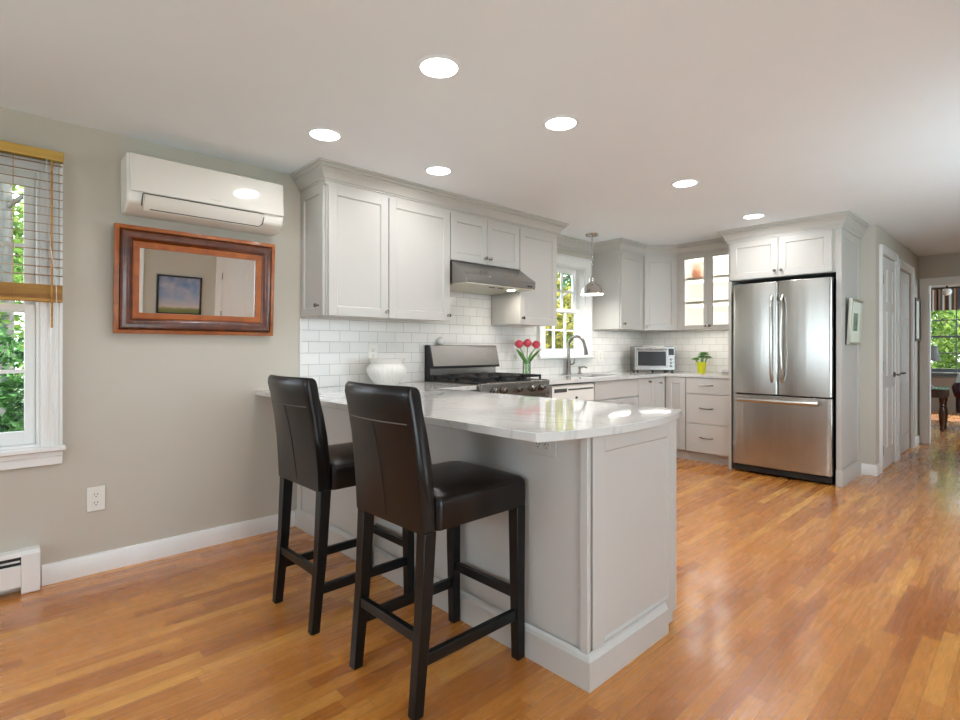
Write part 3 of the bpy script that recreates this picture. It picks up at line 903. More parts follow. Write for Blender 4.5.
# base moulding round both faces
PB = [(0, 0), (0.017, 0), (0.017, 0.098), (0.010, 0.106), (0.004, 0.118), (0, 0.12)]
MB().sweep([(0.017, 1.505), (2.303, 1.505), (2.303, 2.040)], PB).build('base_moulding', M['cab'], c)
# doors on the kitchen side
for k in range(4):
    x0 = 0.66 + k * 0.395
    dm = MB(); dm.M = Matrix.Translation((x0 + 0.39, 2.141, 0)) @ Matrix.Rotation(R(180), 4, 'Z')
    dm.shaker(0, 0.386, TOE + 0.01, 0.862)
    dd = dm.build('door', M['cab'], c)
    kk = MB(); kk.M = Matrix.Translation((x0 + (0.36 if k % 2 == 0 else 0.035), 2.161, 0.80)) @ Matrix.Rotation(R(-90), 4, 'X')
    kk.lathe([(0.0005, 0.028), (0.010, 0.027), (0.0135, 0.022), (0.006, 0.012), (0.005, 0.003), (0.009, 0.0)], n=12).build('knob', M['nickel'], dd)
# outlet on the back panel
def outlet(name, label, loc, rz, gang_h=0.125, wdt=0.078, m=None, lying=False, rockers=False, group=None):
    o = thing(name, label, 'outlet', loc, rz, group)
    a, b = (gang_h, wdt) if lying else (wdt, gang_h)
    MB().box(-a / 2, a / 2, -0.006, 0, -b / 2, b / 2).build('cover_plate', m or M['plastic'], o, bev=0.002)
    for s in (-1, 1):
        cx, cz = (s * 0.021, 0) if lying else (0, s * 0.021)
        sk = MB().box(cx - 0.015, cx + 0.015, -0.008, -0.006, cz - 0.014, cz + 0.014).build('socket', m or M['plastic'], o, bev=0.002)
        mb = MB()
        mb.box(cx - 0.008, cx - 0.0055, -0.0088, -0.008, cz - 0.001, cz + 0.008).box(cx + 0.0055, cx + 0.008, -0.0088, -0.008, cz - 0.001, cz + 0.008).box(cx - 0.0025, cx + 0.0025, -0.0088, -0.008, cz - 0.011, cz - 0.006)
        mb.build('slot', M['plastic_g'], sk)
    return o
outlet('electrical_outlet', 'white double outlet low on the wall below the mirror', (0.0005, 0.429, 0.383), Q)
outlet('electrical_outlet', 'grey outlet high on the peninsula under the worktop overhang', (2.10, 1.5115, 0.805), 0, m=M['cab'], lying=True)
outlet('electrical_outlet', 'white outlet in tile above the fluted bowl', (0.0085, 2.08, 1.13), Q)
outlet('electrical_outlet', 'white wide outlet in tile between kitchen window and toaster oven', (0.0085, 4.99, 1.082), Q, wdt=0.12)

# ------------------------------------------------------------------ appliances
# gas range
c = thing('gas_range', 'stainless gas range with black grates under the hood', 'range', (0.655, 2.546, 0), Q)
W = 0.752
MB().box(0, W, 0.02, 0.636, 0.03, 0.905).build('body', M['steel_h'], c, bev=0.002)
MB().box(0.004, W - 0.004, -0.005, 0.62, 0.906, 0.918).build('cooktop', M['black'], c, bev=0.003)
MB().prism([(0.019, 0.795), (-0.012, 0.800), (-0.018, 0.90), (-0.012, 0.914), (0.019, 0.914)], 'x', 0, W).build('control_panel', M['steel_h'], c, bev=0.002)
for x in (0.129, 0.221, 0.383, 0.542, 0.649):
    mb = MB(); mb.M = Matrix.Translation((x, -0.015, 0.857)) @ Matrix.Rotation(R(93), 4, 'X')
    mb.lathe([(0.027, 0), (0.027, 0.006), (0.021, 0.010), (0.019, 0.034), (0.016, 0.038), (0.0005, 0.038)], n=18)
    kb = mb.build('knob', M['nickel'], c)
    mb = MB(); mb.M = Matrix.Translation((x, -0.015, 0.857)) @ Matrix.Rotation(R(93), 4, 'X')
    mb.lathe([(0.0285, -0.001), (0.0285, 0.007), (0.022, 0.0085), (0.022, -0.001)], n=18).build('knob_skirt', M['black'], kb)
dr = MB().box(0.004, W - 0.004, -0.012, 0.019, 0.23, 0.79).build('oven_door', M['steel_h'], c, bev=0.003)
MB().box(0.10, W - 0.10, -0.0135, -0.012, 0.34, 0.62).build('oven_window', M['darkglass'], dr)
mb = MB(); mb.tube([(0.06, -0.055, 0.725), (W - 0.06, -0.055, 0.725)], 0.013, 12)
for x in (0.09, W - 0.09): mb.tube([(x, -0.012, 0.725), (x, -0.055, 0.725)], 0.010, 8)
mb.build('handle', M['nickel'], dr)
MB().box(0.004, W - 0.004, -0.010, 0.019, 0.06, 0.222).build('storage_drawer', M['steel_h'], c, bev=0.003)
for gx in (0.03, 0.268, 0.506):
    gw = 0.216
    mb = MB()
    for yy in (0.05, 0.16, 0.30, 0.44, 0.55): mb.box(gx, gx + gw, yy - 0.007, yy + 0.007, 0.938, 0.956)
    for xx in (gx, gx + gw / 2 - 0.007, gx + gw - 0.014): mb.box(xx, xx + 0.014, 0.043, 0.557, 0.938, 0.956)
    for xx in (gx, gx + gw - 0.014):
        for yy in (0.043, 0.293, 0.543): mb.box(xx, xx + 0.014, yy, yy + 0.014, 0.918, 0.938)
    mb.build('grate', M['black'], c, bev=0.002)
    for yy in (0.16, 0.44):
        MB().lathe([(0.045, 0.918), (0.045, 0.926), (0.034, 0.934), (0.0005, 0.935)], (gx + gw / 2, yy, 0), 18).build('burner', M['dark'], c)
bgd = MB().prism([(0.645, 0.905), (0.592, 0.905), (0.592, 1.012), (0.545, 1.022), (0.585, 1.186), (0.600, 1.192), (0.645, 1.192)], 'x', 0.020, W + 0.002).build('backguard', M['steel_h'], c, bev=0.002)
MB().prism([(0.5445, 1.005), (0.543, 1.021), (0.595, 1.021), (0.595, 1.005)], 'x', 0.012, W).build('black_ledge', M['black'], bgd)
MB().prism([(0.645, 0.906), (0.590, 0.906), (0.590, 1.005), (0.543, 1.02), (0.583, 1.188), (0.645, 1.188)], 'x', 0.008, 0.0198).build('side_cap', M['black'], bgd)
# small round white ornament on the backguard
o = MB().lathe([(0.0005, 0), (0.016, 0.0), (0.028, 0.012), (0.032, 0.030), (0.028, 0.048), (0.015, 0.060), (0.010, 0.064), (0.0005, 0.065)], n=20).build('ornament', M['white_ceramic'], loc=(0.045, 2.69, 1.1925))
tag(o, 'small round white ornament sitting on the range backguard', 'ornament')
# dishwasher
c = thing('dishwasher', 'white dishwasher with a dark vent strip beside the range', 'dishwasher', (0.612, 3.402, 0), Q)
MB().box(0, 0.600, 0.02, 0.57, 0.02, 0.852).build('body', M['plastic'], c)
MB().box(0.004, 0.596, 0.0, 0.02, 0.70, 0.848).build('control_panel', M['plastic'], c, bev=0.003)
MB().box(0.03, 0.20, -0.002, 0.0, 0.795, 0.826).build('vent', M['plastic_g'], c)
MB().box(0.22, 0.58, -0.003, 0.0, 0.806, 0.820).build('display_strip', M['plastic_g'], c)
MB().tube([(0.33, 0, 0.74), (0.33, -0.012, 0.74)], 0.010, 12).build('dial', M['plastic_g'], c)
MB().box(0.004, 0.596, 0.003, 0.02, 0.11, 0.693).build('door', M['plastic'], c, bev=0.003)
MB().box(0.004, 0.596, 0.06, 0.08, 0.0, 0.10).build('toe_kick', M['dark'], c)

# refrigerator
c = thing('refrigerator', 'stainless French-door refrigerator with bottom freezer drawer', 'refrigerator', (1.352, 5.195, 0), 0)
FW = 0.812
MB().box(0.012, FW - 0.012, 0.068, 0.72, 0.02, 1.762).build('body', M['dark'], c)
def bowed(x0, x1, z0, z1, b=0.020, t=0.06):
    n = 40
    rows = []
    for i in range(n + 1):
        u = i / n
        x = x0 + (x1 - x0) * u
        e = min(u, 1 - u) * (x1 - x0)
        y = -b * (1 - (2 * u - 1) ** 2)
        if e < 0.014: y += 0.007 * (1 - e / 0.014) ** 2
        rows.append((x, y))
    return MB().prism([(x1, t)] + [(x0, t)] + rows, 'z', z0, z1)
SP = 0.392
for x0, x1, hx in ((0.004, SP - 0.003, SP - 0.045), (SP + 0.003, FW - 0.004, SP + 0.045)):
    dd = bowed(x0, x1, 0.748, 1.766).build('door', M['steel'], c, bev=0.003)
    s = -1 if hx < SP else 1
    pts = [(hx, -0.004, 0.86), (hx - s * 0.004, -0.032, 0.90)] + [(hx - s * 0.006 * math.sin(math.pi * k / 8) , -0.040 - 0.020 * math.sin(math.pi * k / 8), 0.92 + 0.66 * k / 8) for k in range(9)] + [(hx - s * 0.004, -0.032, 1.60), (hx, -0.004, 1.64)]
    MB().tube(pts, 0.0115, 12).build('handle', M['steel_bar'], dd)
dd = bowed(0.004, FW - 0.004, 0.082, 0.735, 0.014).build('freezer_drawer', M['steel'], c, bev=0.003)
hb = MB().tube([(0.06, -0.066, 0.690), (FW - 0.09, -0.066, 0.690)], 0.019, 14)
for x in (0.065, FW - 0.20): hb.box(x, x + 0.105, -0.062, 0.0, 0.692, 0.716)
hb.build('handle', M['steel_bar'], dd)
MB().box(0.01, FW - 0.01, 0.022, 0.075, 0.018, 0.072).build('toe_grille', M['dark'], c, bev=0.006)
for x in (0.06, FW - 0.10):
    MB().tube([(x, 0.2, 0.0), (x, 0.2, 0.02)], 0.02, 10).build('foot', M['dark'], c)
    MB().tube([(x, 0.6, 0.0), (x, 0.6, 0.02)], 0.02, 10).build('foot', M['dark'], c)

# tall enclosure panels and the cabinet above the refrigerator
c = thing('tall_panel', 'slim grey upright panel between drawers and refrigerator', 'panel', (0, 0, 0))
MB().box(1.292, 1.322, 5.25, 5.934, 0.0, 1.808).build('panel', M['cab'], c, bev=0.0015)
c = thing('tall_panel', 'tall grey framed end panel on the hall side of the refrigerator', 'panel', (0, 0, 0))
MB().box(2.178, 2.198, 5.25, 5.934, 0, 2.20).build('panel', M['cab'], c, bev=0.0015)
em = MB(); em.M = Matrix.Translation((2.198, 5.25, 0)) @ Matrix.Rotation(Q, 4, 'Z')
em.shaker(0.0, 0.684, 0.0, 2.20, t=0.018, st=0.085, rec=0.008)
em.build('side_frame', M['cab'], c, bev=0.0015)
MB().sweep([(2.178, 5.25), (2.216, 5.25), (2.216, 5.934)], [(0, 0), (0.010, 0), (0.010, 0.12), (0.004, 0.135), (0, 0.14)]).build('base_moulding', M['cab'], c)
c = thing('wall_cabinet', 'short grey two-door cabinet above the refrigerator', 'cabinet', (1.292, 5.252, 0), 0, 'grey wall cabinets')
carcass(c, 0.885, 1.812, 2.20, 0.68)
door(c, 0.022, 0.444, 1.814, UZ1 - 0.025, (0.444 - 0.025, 1.87)); door(c, 0.444, 0.860, 1.814, UZ1 - 0.025, (0.444 + 0.03, 1.87))

# ------------------------------------------------------------------ left wall fittings
c = thing('air_conditioner', 'white wall-mounted split air conditioner above the framed mirror', 'air conditioner', (0, 0, 0))
MB().prism([(0.001, 1.874), (0.001, 2.164), (0.150, 2.170), (0.168, 2.162), (0.184, 1.972), (0.170, 1.916), (0.112, 1.874)], 'y', 0.535, 1.345).build('body', M['plastic'], c, bev=0.010, seg=3)
MB().prism([(0.162, 2.170), (0.184, 2.160), (0.195, 1.968), (0.187, 1.966)], 'y', 0.548, 1.340).build('front_panel', M['gloss'], c, bev=0.003)
lv = MB().prism([(0.192, 1.959), (0.188, 1.951), (0.163, 1.898), (0.144, 1.882), (0.154, 1.904), (0.179, 1.954)], 'y', 0.610, 1.215).build('louvre', M['plastic'], c, bev=0.002)
MB().tube([(0.192, 0.605, 1.962), (0.192, 1.222, 1.962)], 0.0022, 6).build('slot', M['plastic_g'], lv)
MB().tube([(0.192, 0.603, 1.962), (0.186, 0.601, 1.941), (0.168, 0.601, 1.902)], 0.0028, 6).build('slot', M['plastic_g'], lv)
MB().tube([(0.160, 0.64, 1.890), (0.160, 1.20, 1.890), (0.168, 1.221, 1.907), (0.184, 1.224, 1.946)], 0.0024, 6).build('slot', M['plastic_g'], lv)
mb = MB()
for k in range(5): mb.box(0.1935, 0.1945, 0.925 + k * 0.011, 0.932 + k * 0.011, 1.988, 1.994)
mb.build('nameplate', M['silver'], c)

c = thing('mirror', 'rectangular mirror in a wide polished wooden frame', 'mirror', (0.012, 0.918, 1.243), Q)
c.rotation_euler = (R(3.5), 0, Q)          # the top hangs forward of the wall
MW, MH = 0.836, 0.573
def frame_ring(mb, o0, o1, d0, d1):
    """Ring from border offset o0 to o1 with face depth d0 at the outer and d1 at the inner edge."""
    q = [(-MW / 2 + o0, 0 + o0), (MW / 2 - o0, o0), (MW / 2 - o0, MH - o0), (-MW / 2 + o0, MH - o0)]
    p = [(-MW / 2 + o1, 0 + o1), (MW / 2 - o1, o1), (MW / 2 - o1, MH - o1), (-MW / 2 + o1, MH - o1)]
    A = mb._v([(a, -d0, b) for a, b in q]); B = mb._v([(a, -d1, b) for a, b in p])
    for k in range(4): mb._f([A[k], A[(k + 1) % 4], B[(k + 1) % 4], B[k]])
mb = MB()
frame_ring(mb, 0.0, 0.0, 0.0, 0.026); frame_ring(mb, 0.0, 0.020, 0.026, 0.030); frame_ring(mb, 0.020, 0.022, 0.030, 0.022)
mb.build('outer_frame', M['frame_l'], c, ang=30)
mb = MB()
prof = [(0.022, 0.022), (0.026, 0.036), (0.036, 0.046), (0.048, 0.048), (0.060, 0.044), (0.074, 0.034), (0.080, 0.030)]
for (a, b), (a2, b2) in zip(prof, prof[1:]): frame_ring(mb, a, a2, b, b2)
bmesh.ops.remove_doubles(mb.bm, verts=mb.bm.verts, dist=1e-5)
mb.build('dark_moulding', M['frame_d'], c, ang=30)
mb = MB()
frame_ring(mb, 0.080, 0.084, 0.030, 0.033); frame_ring(mb, 0.084, 0.112, 0.033, 0.026); frame_ring(mb, 0.112, 0.114, 0.026, 0.012)
mb.build('inner_frame', M['frame_l'], c, ang=30)
MB().box(-MW / 2 + 0.01, MW / 2 - 0.01, -0.012, 0.0, 0.01, MH - 0.01).build('mirror_glass', M['mirror'], c)

# blind in the left window
c = thing('window_blind', 'half-raised wooden slat blind on the window', 'blind', (0, 0, 0))
Y0, Y1 = -0.80, 0.292
MB().box(0.030, 0.075, Y0, Y1, 2.075, 2.122).build('headrail', M['headrail'], c, bev=0.003)
mb = MB()
for k in range(14):
    z = 2.055 - k * 0.0415
    mb.prism([(0.032, z + 0.0040), (0.076, z - 0.0045), (0.076, z - 0.0020), (0.032, z + 0.0065)], 'y', Y0 + 0.004, Y1 - 0.004)
mb.build('slats', M['slat'], c)
mb = MB()
for k in range(12):
    mb.box(0.032, 0.078, Y0 + 0.004, Y1 - 0.005, 1.405 + k * 0.0055, 1.409 + k * 0.0055)
mb.build('stacked_slats', M['blind'], c)
MB().box(0.032, 0.079, Y0 + 0.004, Y1 - 0.005, 1.387, 1.404).build('bottom_rail', M['blind'], c, bev=0.003)
MB().tube([(0.082, 0.245, 2.07), (0.084, 0.245, 1.262)], 0.0045, 8).build('wand', M['blind'], c)
for y in (0.105, -0.40):
    MB().tube([(0.0795, y, 2.075), (0.0795, y, 1.387)], 0.0016, 5).build('cord', M['blind'], c)
MB().tube([(0.0795, 0.225, 2.075), (0.086, 0.235, 1.7), (0.090, 0.262, 1.45), (0.07, 0.265, 1.2), (0.06, 0.24, 0.98), (0.05, 0.25, 0.85)], 0.0014, 5).build('pull_cord', M['plastic'], c)

# baseboard heater
c = thing('baseboard_heater', 'white baseboard heater along the wall under the window', 'heater', (0, 0, 0))
MB().prism([(0.0005, 0.012), (0.0005, 0.198), (0.052, 0.198), (0.066, 0.185), (0.066, 0.178), (0.012, 0.186), (0.010, 0.012)], 'y', -1.4, 0.134).build('back_plate', M['trim'], c)
MB().box(0.052, 0.066, -1.4, 0.134, 0.035, 0.138).build('front_cover', M['trim'], c, bev=0.003)
MB().box(0.011, 0.050, -1.4, 0.134, 0.030, 0.176).build('shaded_fins', M['dark'], c)  # fin block coloured dark and raised so the top slot reads as shade
MB().box(0.0505, 0.060, -1.4, 0.130, 0.153, 0.160).build('damper', M['trim'], c)
MB().prism([(0.0005, 0.0), (0.0005, 0.202), (0.054, 0.202), (0.072, 0.186), (0.072, 0.006), (0.066, 0.0)], 'y', 0.134, 0.203).build('end_cap', M['trim'], c, bev=0.002)

# ------------------------------------------------------------------ stools
def make_stool(label, loc):
    s = thing('counter_stool', label, 'stool', loc, 0, 'counter stools at the peninsula')
    # backrest: section loop (y, z) lofted across x, rear face bows outward at the top
    rear = [(-0.206, 0.572), (-0.211, 0.66), (-0.219, 0.76), (-0.231, 0.86), (-0.247, 0.95), (-0.260, 1.010), (-0.257, 1.032), (-0.246, 1.043)]
    front = [(-0.230, 1.042), (-0.219, 1.034), (-0.212, 1.018), (-0.200, 0.96), (-0.180, 0.89), (-0.162, 0.80), (-0.150, 0.70), (-0.146, 0.572)]
    loop = rear + front
    cy = sum(p[0] for p in loop) / len(loop); cz = 0.80
    HW = 0.198
    xs = [(-1, 0.84), (-0.985, 0.93), (-0.955, 0.985), (-0.90, 1.0)] + [(k / 6, 1.0) for k in range(-5, 6)] + [(0.90, 1.0), (0.955, 0.985), (0.985, 0.93), (1, 0.84)]
    rings = []
    for u, sc_ in xs:
        ring = []
        for y, z in loop:
            yy = cy + (y - cy) * sc_
            zz = cz + (z - cz) * (1 - (1 - sc_) * 0.10)
            bow = 0.030 * (1 - u * u) * max(0, (z - 0.60) / 0.43)
            ring.append((u * HW, yy - bow, max(zz, 0.572)))
        rings.append(ring)
    b = MB().loft(rings).build('backrest', M['leather'], s, ang=50)
    # seams on the rear face
    def ry(u, z):
        for (y1, z1), (y2, z2) in zip(rear, rear[1:]):
            if z1 <= z <= z2: y = y1 + (y2 - y1) * (z - z1) / (z2 - z1); break
        return y - 0.030 * (1 - u * u) * max(0, (z - 0.60) / 0.43)
    MB().tube([(u * HW, ry(u, 0.922) - 0.0002, 0.922) for u in [k / 8 for k in range(-7, 8)]], 0.0022, 6).build('cross_seam', M['stitch'], b)
    MB().tube([(0, ry(0, z) - 0.0002, z) for z in (0.592, 0.68, 0.78, 0.86, 0.920)], 0.0024, 6).build('centre_seam', M['seam'], b)
    # seat: rounded cushion with a crowned top
    rings = []
    n = 10
    def sq(hx, y0, y1, r, z, crown=0):
        pts = []
        for cx, cyy, a0 in ((hx - r, y1 - r, 0), (-hx + r, y1 - r, 90), (-hx + r, y0 + r, 180), (hx - r, y0 + r, 270)):
            for k in range(5):
                a = R(a0 + 22.5 * k); pts.append((cx + r * math.cos(a), cyy + r * math.sin(a), z))
        return pts
    y0, y1 = -0.148, 0.282
    seat = [sq(0.204, y0, y1, 0.018, 0.572), sq(0.206, y0, y1 + 0.002, 0.020, 0.582), sq(0.207, y0, y1 + 0.003, 0.022, 0.650), sq(0.205, y0, y1 + 0.001, 0.024, 0.668), sq(0.196, y0 + 0.004, y1 - 0.008, 0.03, 0.680),
            sq(0.165, y0 + 0.02, y1 - 0.035, 0.04, 0.690), sq(0.12, y0 + 0.06, y1 - 0.08, 0.04, 0.697), sq(0.06, y0 + 0.12, y1 - 0.14, 0.03, 0.700)]
    st = MB().loft(seat).build('seat', M['leather'], s, ang=60)
    MB().tube([(0.2075, y, 0.662) for y in (-0.13, 0.05, 0.24)], 0.0022, 6).build('piping', M['seam'], st)
    MB().tube([(-0.2075, y, 0.662) for y in (-0.13, 0.05, 0.24)], 0.0022, 6).build('piping', M['seam'], st)
    def leg(x, yt, yb, wt=0.046, wb=0.036):
        def sqr(x, y, w_, z): return [(x - w_ / 2, y - w_ / 2, z), (x + w_ / 2, y - w_ / 2, z), (x + w_ / 2, y + w_ / 2, z), (x - w_ / 2, y + w_ / 2, z)]
        ym = yt + (yb - yt) * 0.35
        return MB().loft([sqr(x, yb, wb, 0.0), sqr(x, ym, (wt + wb) / 2, 0.30), sqr(x, yt, wt, 0.575)]).build('leg', M['legwood'], s, bev=0.002)
    for sx in (-1, 1):
        leg(sx * 0.182, -0.176, -0.219)
        leg(sx * 0.184, 0.248, 0.254)
        MB().box(sx * 0.184 - 0.011, sx * 0.184 + 0.011, -0.195, 0.245, 0.150, 0.188).build('stretcher', M['legwood'], s, bev=0.002)
    MB().box(-0.166, 0.166, -0.212, -0.190, 0.222, 0.256).build('stretcher', M['legwood'], s, bev=0.002)
    MB().box(-0.166, 0.166, 0.241, 0.263, 0.222, 0.256).build('stretcher', M['legwood'], s, bev=0.002)
    return s
st1 = make_stool('dark brown leather counter stool nearest the peninsula end, in full view', (1.829, 1.212, 0))
st2 = copy_tree(st1)
st2['label'] = 'dark brown leather counter stool nearer the wall, partly behind the other stool'
st2.location = (1.142, 1.205, 0)

# ------------------------------------------------------------------ ceiling lights
spots = [(0.753, 1.325, 'recessed ceiling light nearest the air conditioner'),
         (1.692, 1.345, 'recessed ceiling light above the near end of the peninsula, largest of the six'),
         (1.700, 2.126, 'recessed ceiling light above the kitchen-side edge of the peninsula end'),
         (0.725, 2.120, 'recessed ceiling light close to the tall wall cabinets'),
         (1.686, 3.515, 'recessed ceiling light mid-kitchen, second nearest the refrigerator'),
         (1.674, 4.815, 'recessed ceiling light right in front of the refrigerator cabinet')]
proto = None
for (x, y, lab), watts in zip(spots, DOWNLIGHT_W):
    if proto is None:
        proto = thing('recessed_light', lab, 'ceiling light', (x, y, H), 0, 'recessed ceiling lights')
        MB().lathe([(0.074, -0.001), (0.076, -0.006), (0.084, -0.005), (0.092, 0.0)], n=36).build('trim_ring', M['ceiling'], proto)
        MB().lathe([(0.0005, -0.004), (0.074, -0.004), (0.074, -0.001), (0.0005, -0.001)], n=36).build('lens', M['lens'], proto)
        o = proto
    else:
        o = copy_tree(proto); o.location = (x, y, H)
    o['label'] = lab
    lamp('downlight', 'AREA', (x, y, H - 0.006), (0, 0, 0), watts, (0.97, 0.975, 1.0), shape='DISK', size=0.146, spread=R(172))

# pendant over the sink
c = thing('pendant_lamp', 'polished nickel dome pendant lamp hanging before the kitchen window', 'pendant lamp', (0.312, 4.402, H))
MB().lathe([(0.0005, 0), (0.064, 0), (0.066, -0.010), (0.060, -0.020), (0.015, -0.026), (0.0005, -0.026)], n=28).build('ceiling_plate', M['chrome'], c)
MB().tube([(0, 0, -0.024), (0, 0, -0.41)], 0.0055, 10).build('stem', M['chrome'], c)
MB().lathe([(0.0005, -0.40), (0.010, -0.405), (0.014, -0.43), (0.026, -0.44), (0.028, -0.475), (0.020, -0.485), (0.0005, -0.486)], n=20).build('socket_cap', M['chrome'], c)
sh = MB()
out = [(0.026, -0.478), (0.040, -0.490), (0.066, -0.510), (0.090, -0.540), (0.105, -0.572), (0.110, -0.596), (0.116, -0.600)]
sh.lathe(out + [(r - 0.004, z - 0.001) for r, z in out[::-1][1:]] + [(0.022, -0.480)], n=36)
sh.build('shade', M['chrome'], c)
MB().lathe([(0.0005, -0.592), (0.106, -0.592), (0.111, -0.602), (0.0005, -0.603)], n=30).build('diffuser', M['warm'], c)

lamp('pendant_light', 'AREA', (0.312, 4.402, H - 0.606), (0, 0, 0), 3.0, (1, 0.98, 0.95), shape='DISK', size=0.18)

# ------------------------------------------------------------------ things on the worktops
# fluted bowl
def flute(a, z): return 0.055 * abs(math.cos(13 * a)) if z < 0.145 else 0.0
o = MB().lathe([(0.0005, 0), (0.066, 0), (0.072, 0.006), (0.105, 0.045), (0.130, 0.090), (0.136, 0.125), (0.128, 0.145), (0.112, 0.155), (0.118, 0.172), (0.128, 0.186), (0.130, 0.192), (0.122, 0.192), (0.105, 0.165), (0.11, 0.12), (0.08, 0.03), (0.0005, 0.015)], n=112, mod=flute).build('bowl', M['white_ceramic'], loc=(0.185, 2.085, 0.90), ang=60)
tag(o, 'white fluted footed bowl on the worktop against the tile', 'bowl')
# vase and tulips
VX, VY = 0.16, 3.60
o = MB().lathe([(0.0005, 0), (0.034, 0), (0.036, 0.01), (0.036, 0.165), (0.0335, 0.165), (0.0335, 0.012), (0.0005, 0.010)], n=22).build('vase', M['water'], loc=(VX, VY, 0.90))
tag(o, 'slim clear glass vase holding red tulips beside the range', 'vase')
def tulip(label, dx, dy, ztop, lx, ly):
    f = thing('tulip', label, 'flower', (VX, VY, 0.912), 0, 'red tulips in the glass vase')
    base_ = (dx * 0.14, dy * 0.14)
    MB().tube([(base_[0], base_[1], 0.002), (dx * 0.22, dy * 0.22, 0.13), (dx * 0.5, dy * 0.5, 0.21), (dx, dy, ztop)], 0.0042, 8).build('stem', M['stem'], f)
    mb = MB()
    for k in range(6):
        a = k * math.pi / 3; r = 0.0
        rings = []
        for t_ in [i / 6 for i in range(7)]:
            rr = 0.034 * math.sin(math.pi * (0.12 + 0.72 * t_)) * (1.0 if k % 2 else 0.86)
            hw = 0.027 * math.sin(math.pi * min(0.97, 0.10 + 0.86 * t_)) + 0.001
            z = ztop - 0.006 + 0.072 * t_
            ca, sa = math.cos(a), math.sin(a)
            rings.append([(dx + rr * ca - hw * sa * s_ - 0.004 * ca * abs(s_), dy + rr * sa + hw * ca * s_ - 0.004 * sa * abs(s_), z) for s_ in (-1, -0.5, 0, 0.5, 1)] +
                         [(dx + (rr - 0.003) * ca - hw * sa * s_ - 0.004 * ca * abs(s_), dy + (rr - 0.003) * sa + hw * ca * s_ - 0.004 * sa * abs(s_), z) for s_ in (1, 0.5, 0, -0.5, -1)])
        mb.loft(rings)
    mb.build('bloom', M['petal'], f, ang=80)
    mb = MB()
    rings = []
    for t_ in [i / 8 for i in range(9)]:
        w_ = 0.026 * math.sin(math.pi * (0.08 + 0.90 * t_)) + 0.0008
        px, py, pz = dx * 0.2 + lx * t_ ** 1.3, dy * 0.2 + 0.006 + ly * t_ ** 1.3, 0.11 + 0.17 * t_ - 0.03 * t_ * t_
        L_ = math.hypot(lx, ly) or 1
        nx, ny = -ly / L_, lx / L_
        rings.append([(px - nx * w_, py - ny * w_, pz), (px, py, pz - 0.004), (px + nx * w_, py + ny * w_, pz), (px, py, pz - 0.002)])
    mb.loft(rings).build('leaf', M['stem'], f)
    return f
tulip('red tulip leaning toward the range, first in the vase', 0.005, -0.105, 0.262, 0.02, -0.15)
tulip('red tulip standing upright in the middle of the vase', 0.03, -0.02, 0.270, 0.07, 0.02)
tulip('red tulip leaning toward the kitchen window', 0.02, 0.11, 0.258, 0.03, 0.14)
# toaster oven set across the corner
c = thing('toaster_oven', 'stainless toaster oven set across the worktop corner', 'toaster oven', (0.400, 5.485, 0.90), R(41))
TW, TD = 0.45, 0.28
MB().box(-TW / 2, TW / 2, 0, TD, 0.016, 0.292).build('body', M['steel_h'], c, bev=0.010)
MB().box(-TW / 2 + 0.006, TW / 2 - 0.006, -0.008, 0.001, 0.022, 0.286).build('face', M['steel_h'], c, bev=0.004)
dd = MB().box(-TW / 2 + 0.022, TW / 2 - 0.095, -0.016, -0.008, 0.058, 0.266).build('door', M['steel_h'], c, bev=0.003)
MB().box(-TW / 2 + 0.036, TW / 2 - 0.108, -0.0175, -0.016, 0.072, 0.232).build('oven_window', M['darkglass'], dd)
mb = MB().tube([(-TW / 2 + 0.035, -0.042, 0.252), (TW / 2 - 0.108, -0.042, 0.252)], 0.009, 10)
for x in (-TW / 2 + 0.05, TW / 2 - 0.122): mb.tube([(x, -0.016, 0.252), (x, -0.042, 0.252)], 0.006, 8)
mb.build('handle', M['nickel'], dd)
MB().box(TW / 2 - 0.080, TW / 2 - 0.022, -0.0095, -0.008, 0.190, 0.262).build('display', M['darkglass'], c)
for k in range(3):
    mb = MB(); mb.M = Matrix.Translation((TW / 2 - 0.050, -0.008, 0.14 - k * 0.035)) @ Matrix.Rotation(R(90), 4, 'X')
    mb.lathe([(0.013, 0), (0.012, 0.012), (0.0005, 0.013)], n=14).build('dial', M['nickel'], c)
for x in (-TW / 2 + 0.04, -0.02, TW / 2 - 0.11, TW / 2 - 0.03):
    MB().tube([(x, 0.03, 0), (x, 0.03, 0.017)], 0.012, 10).build('foot', M['black'], c)
for x in (-TW / 2 + 0.04, TW / 2 - 0.04):
    MB().tube([(x, TD - 0.03, 0), (x, TD - 0.03, 0.017)], 0.012, 10).build('foot', M['black'], c)
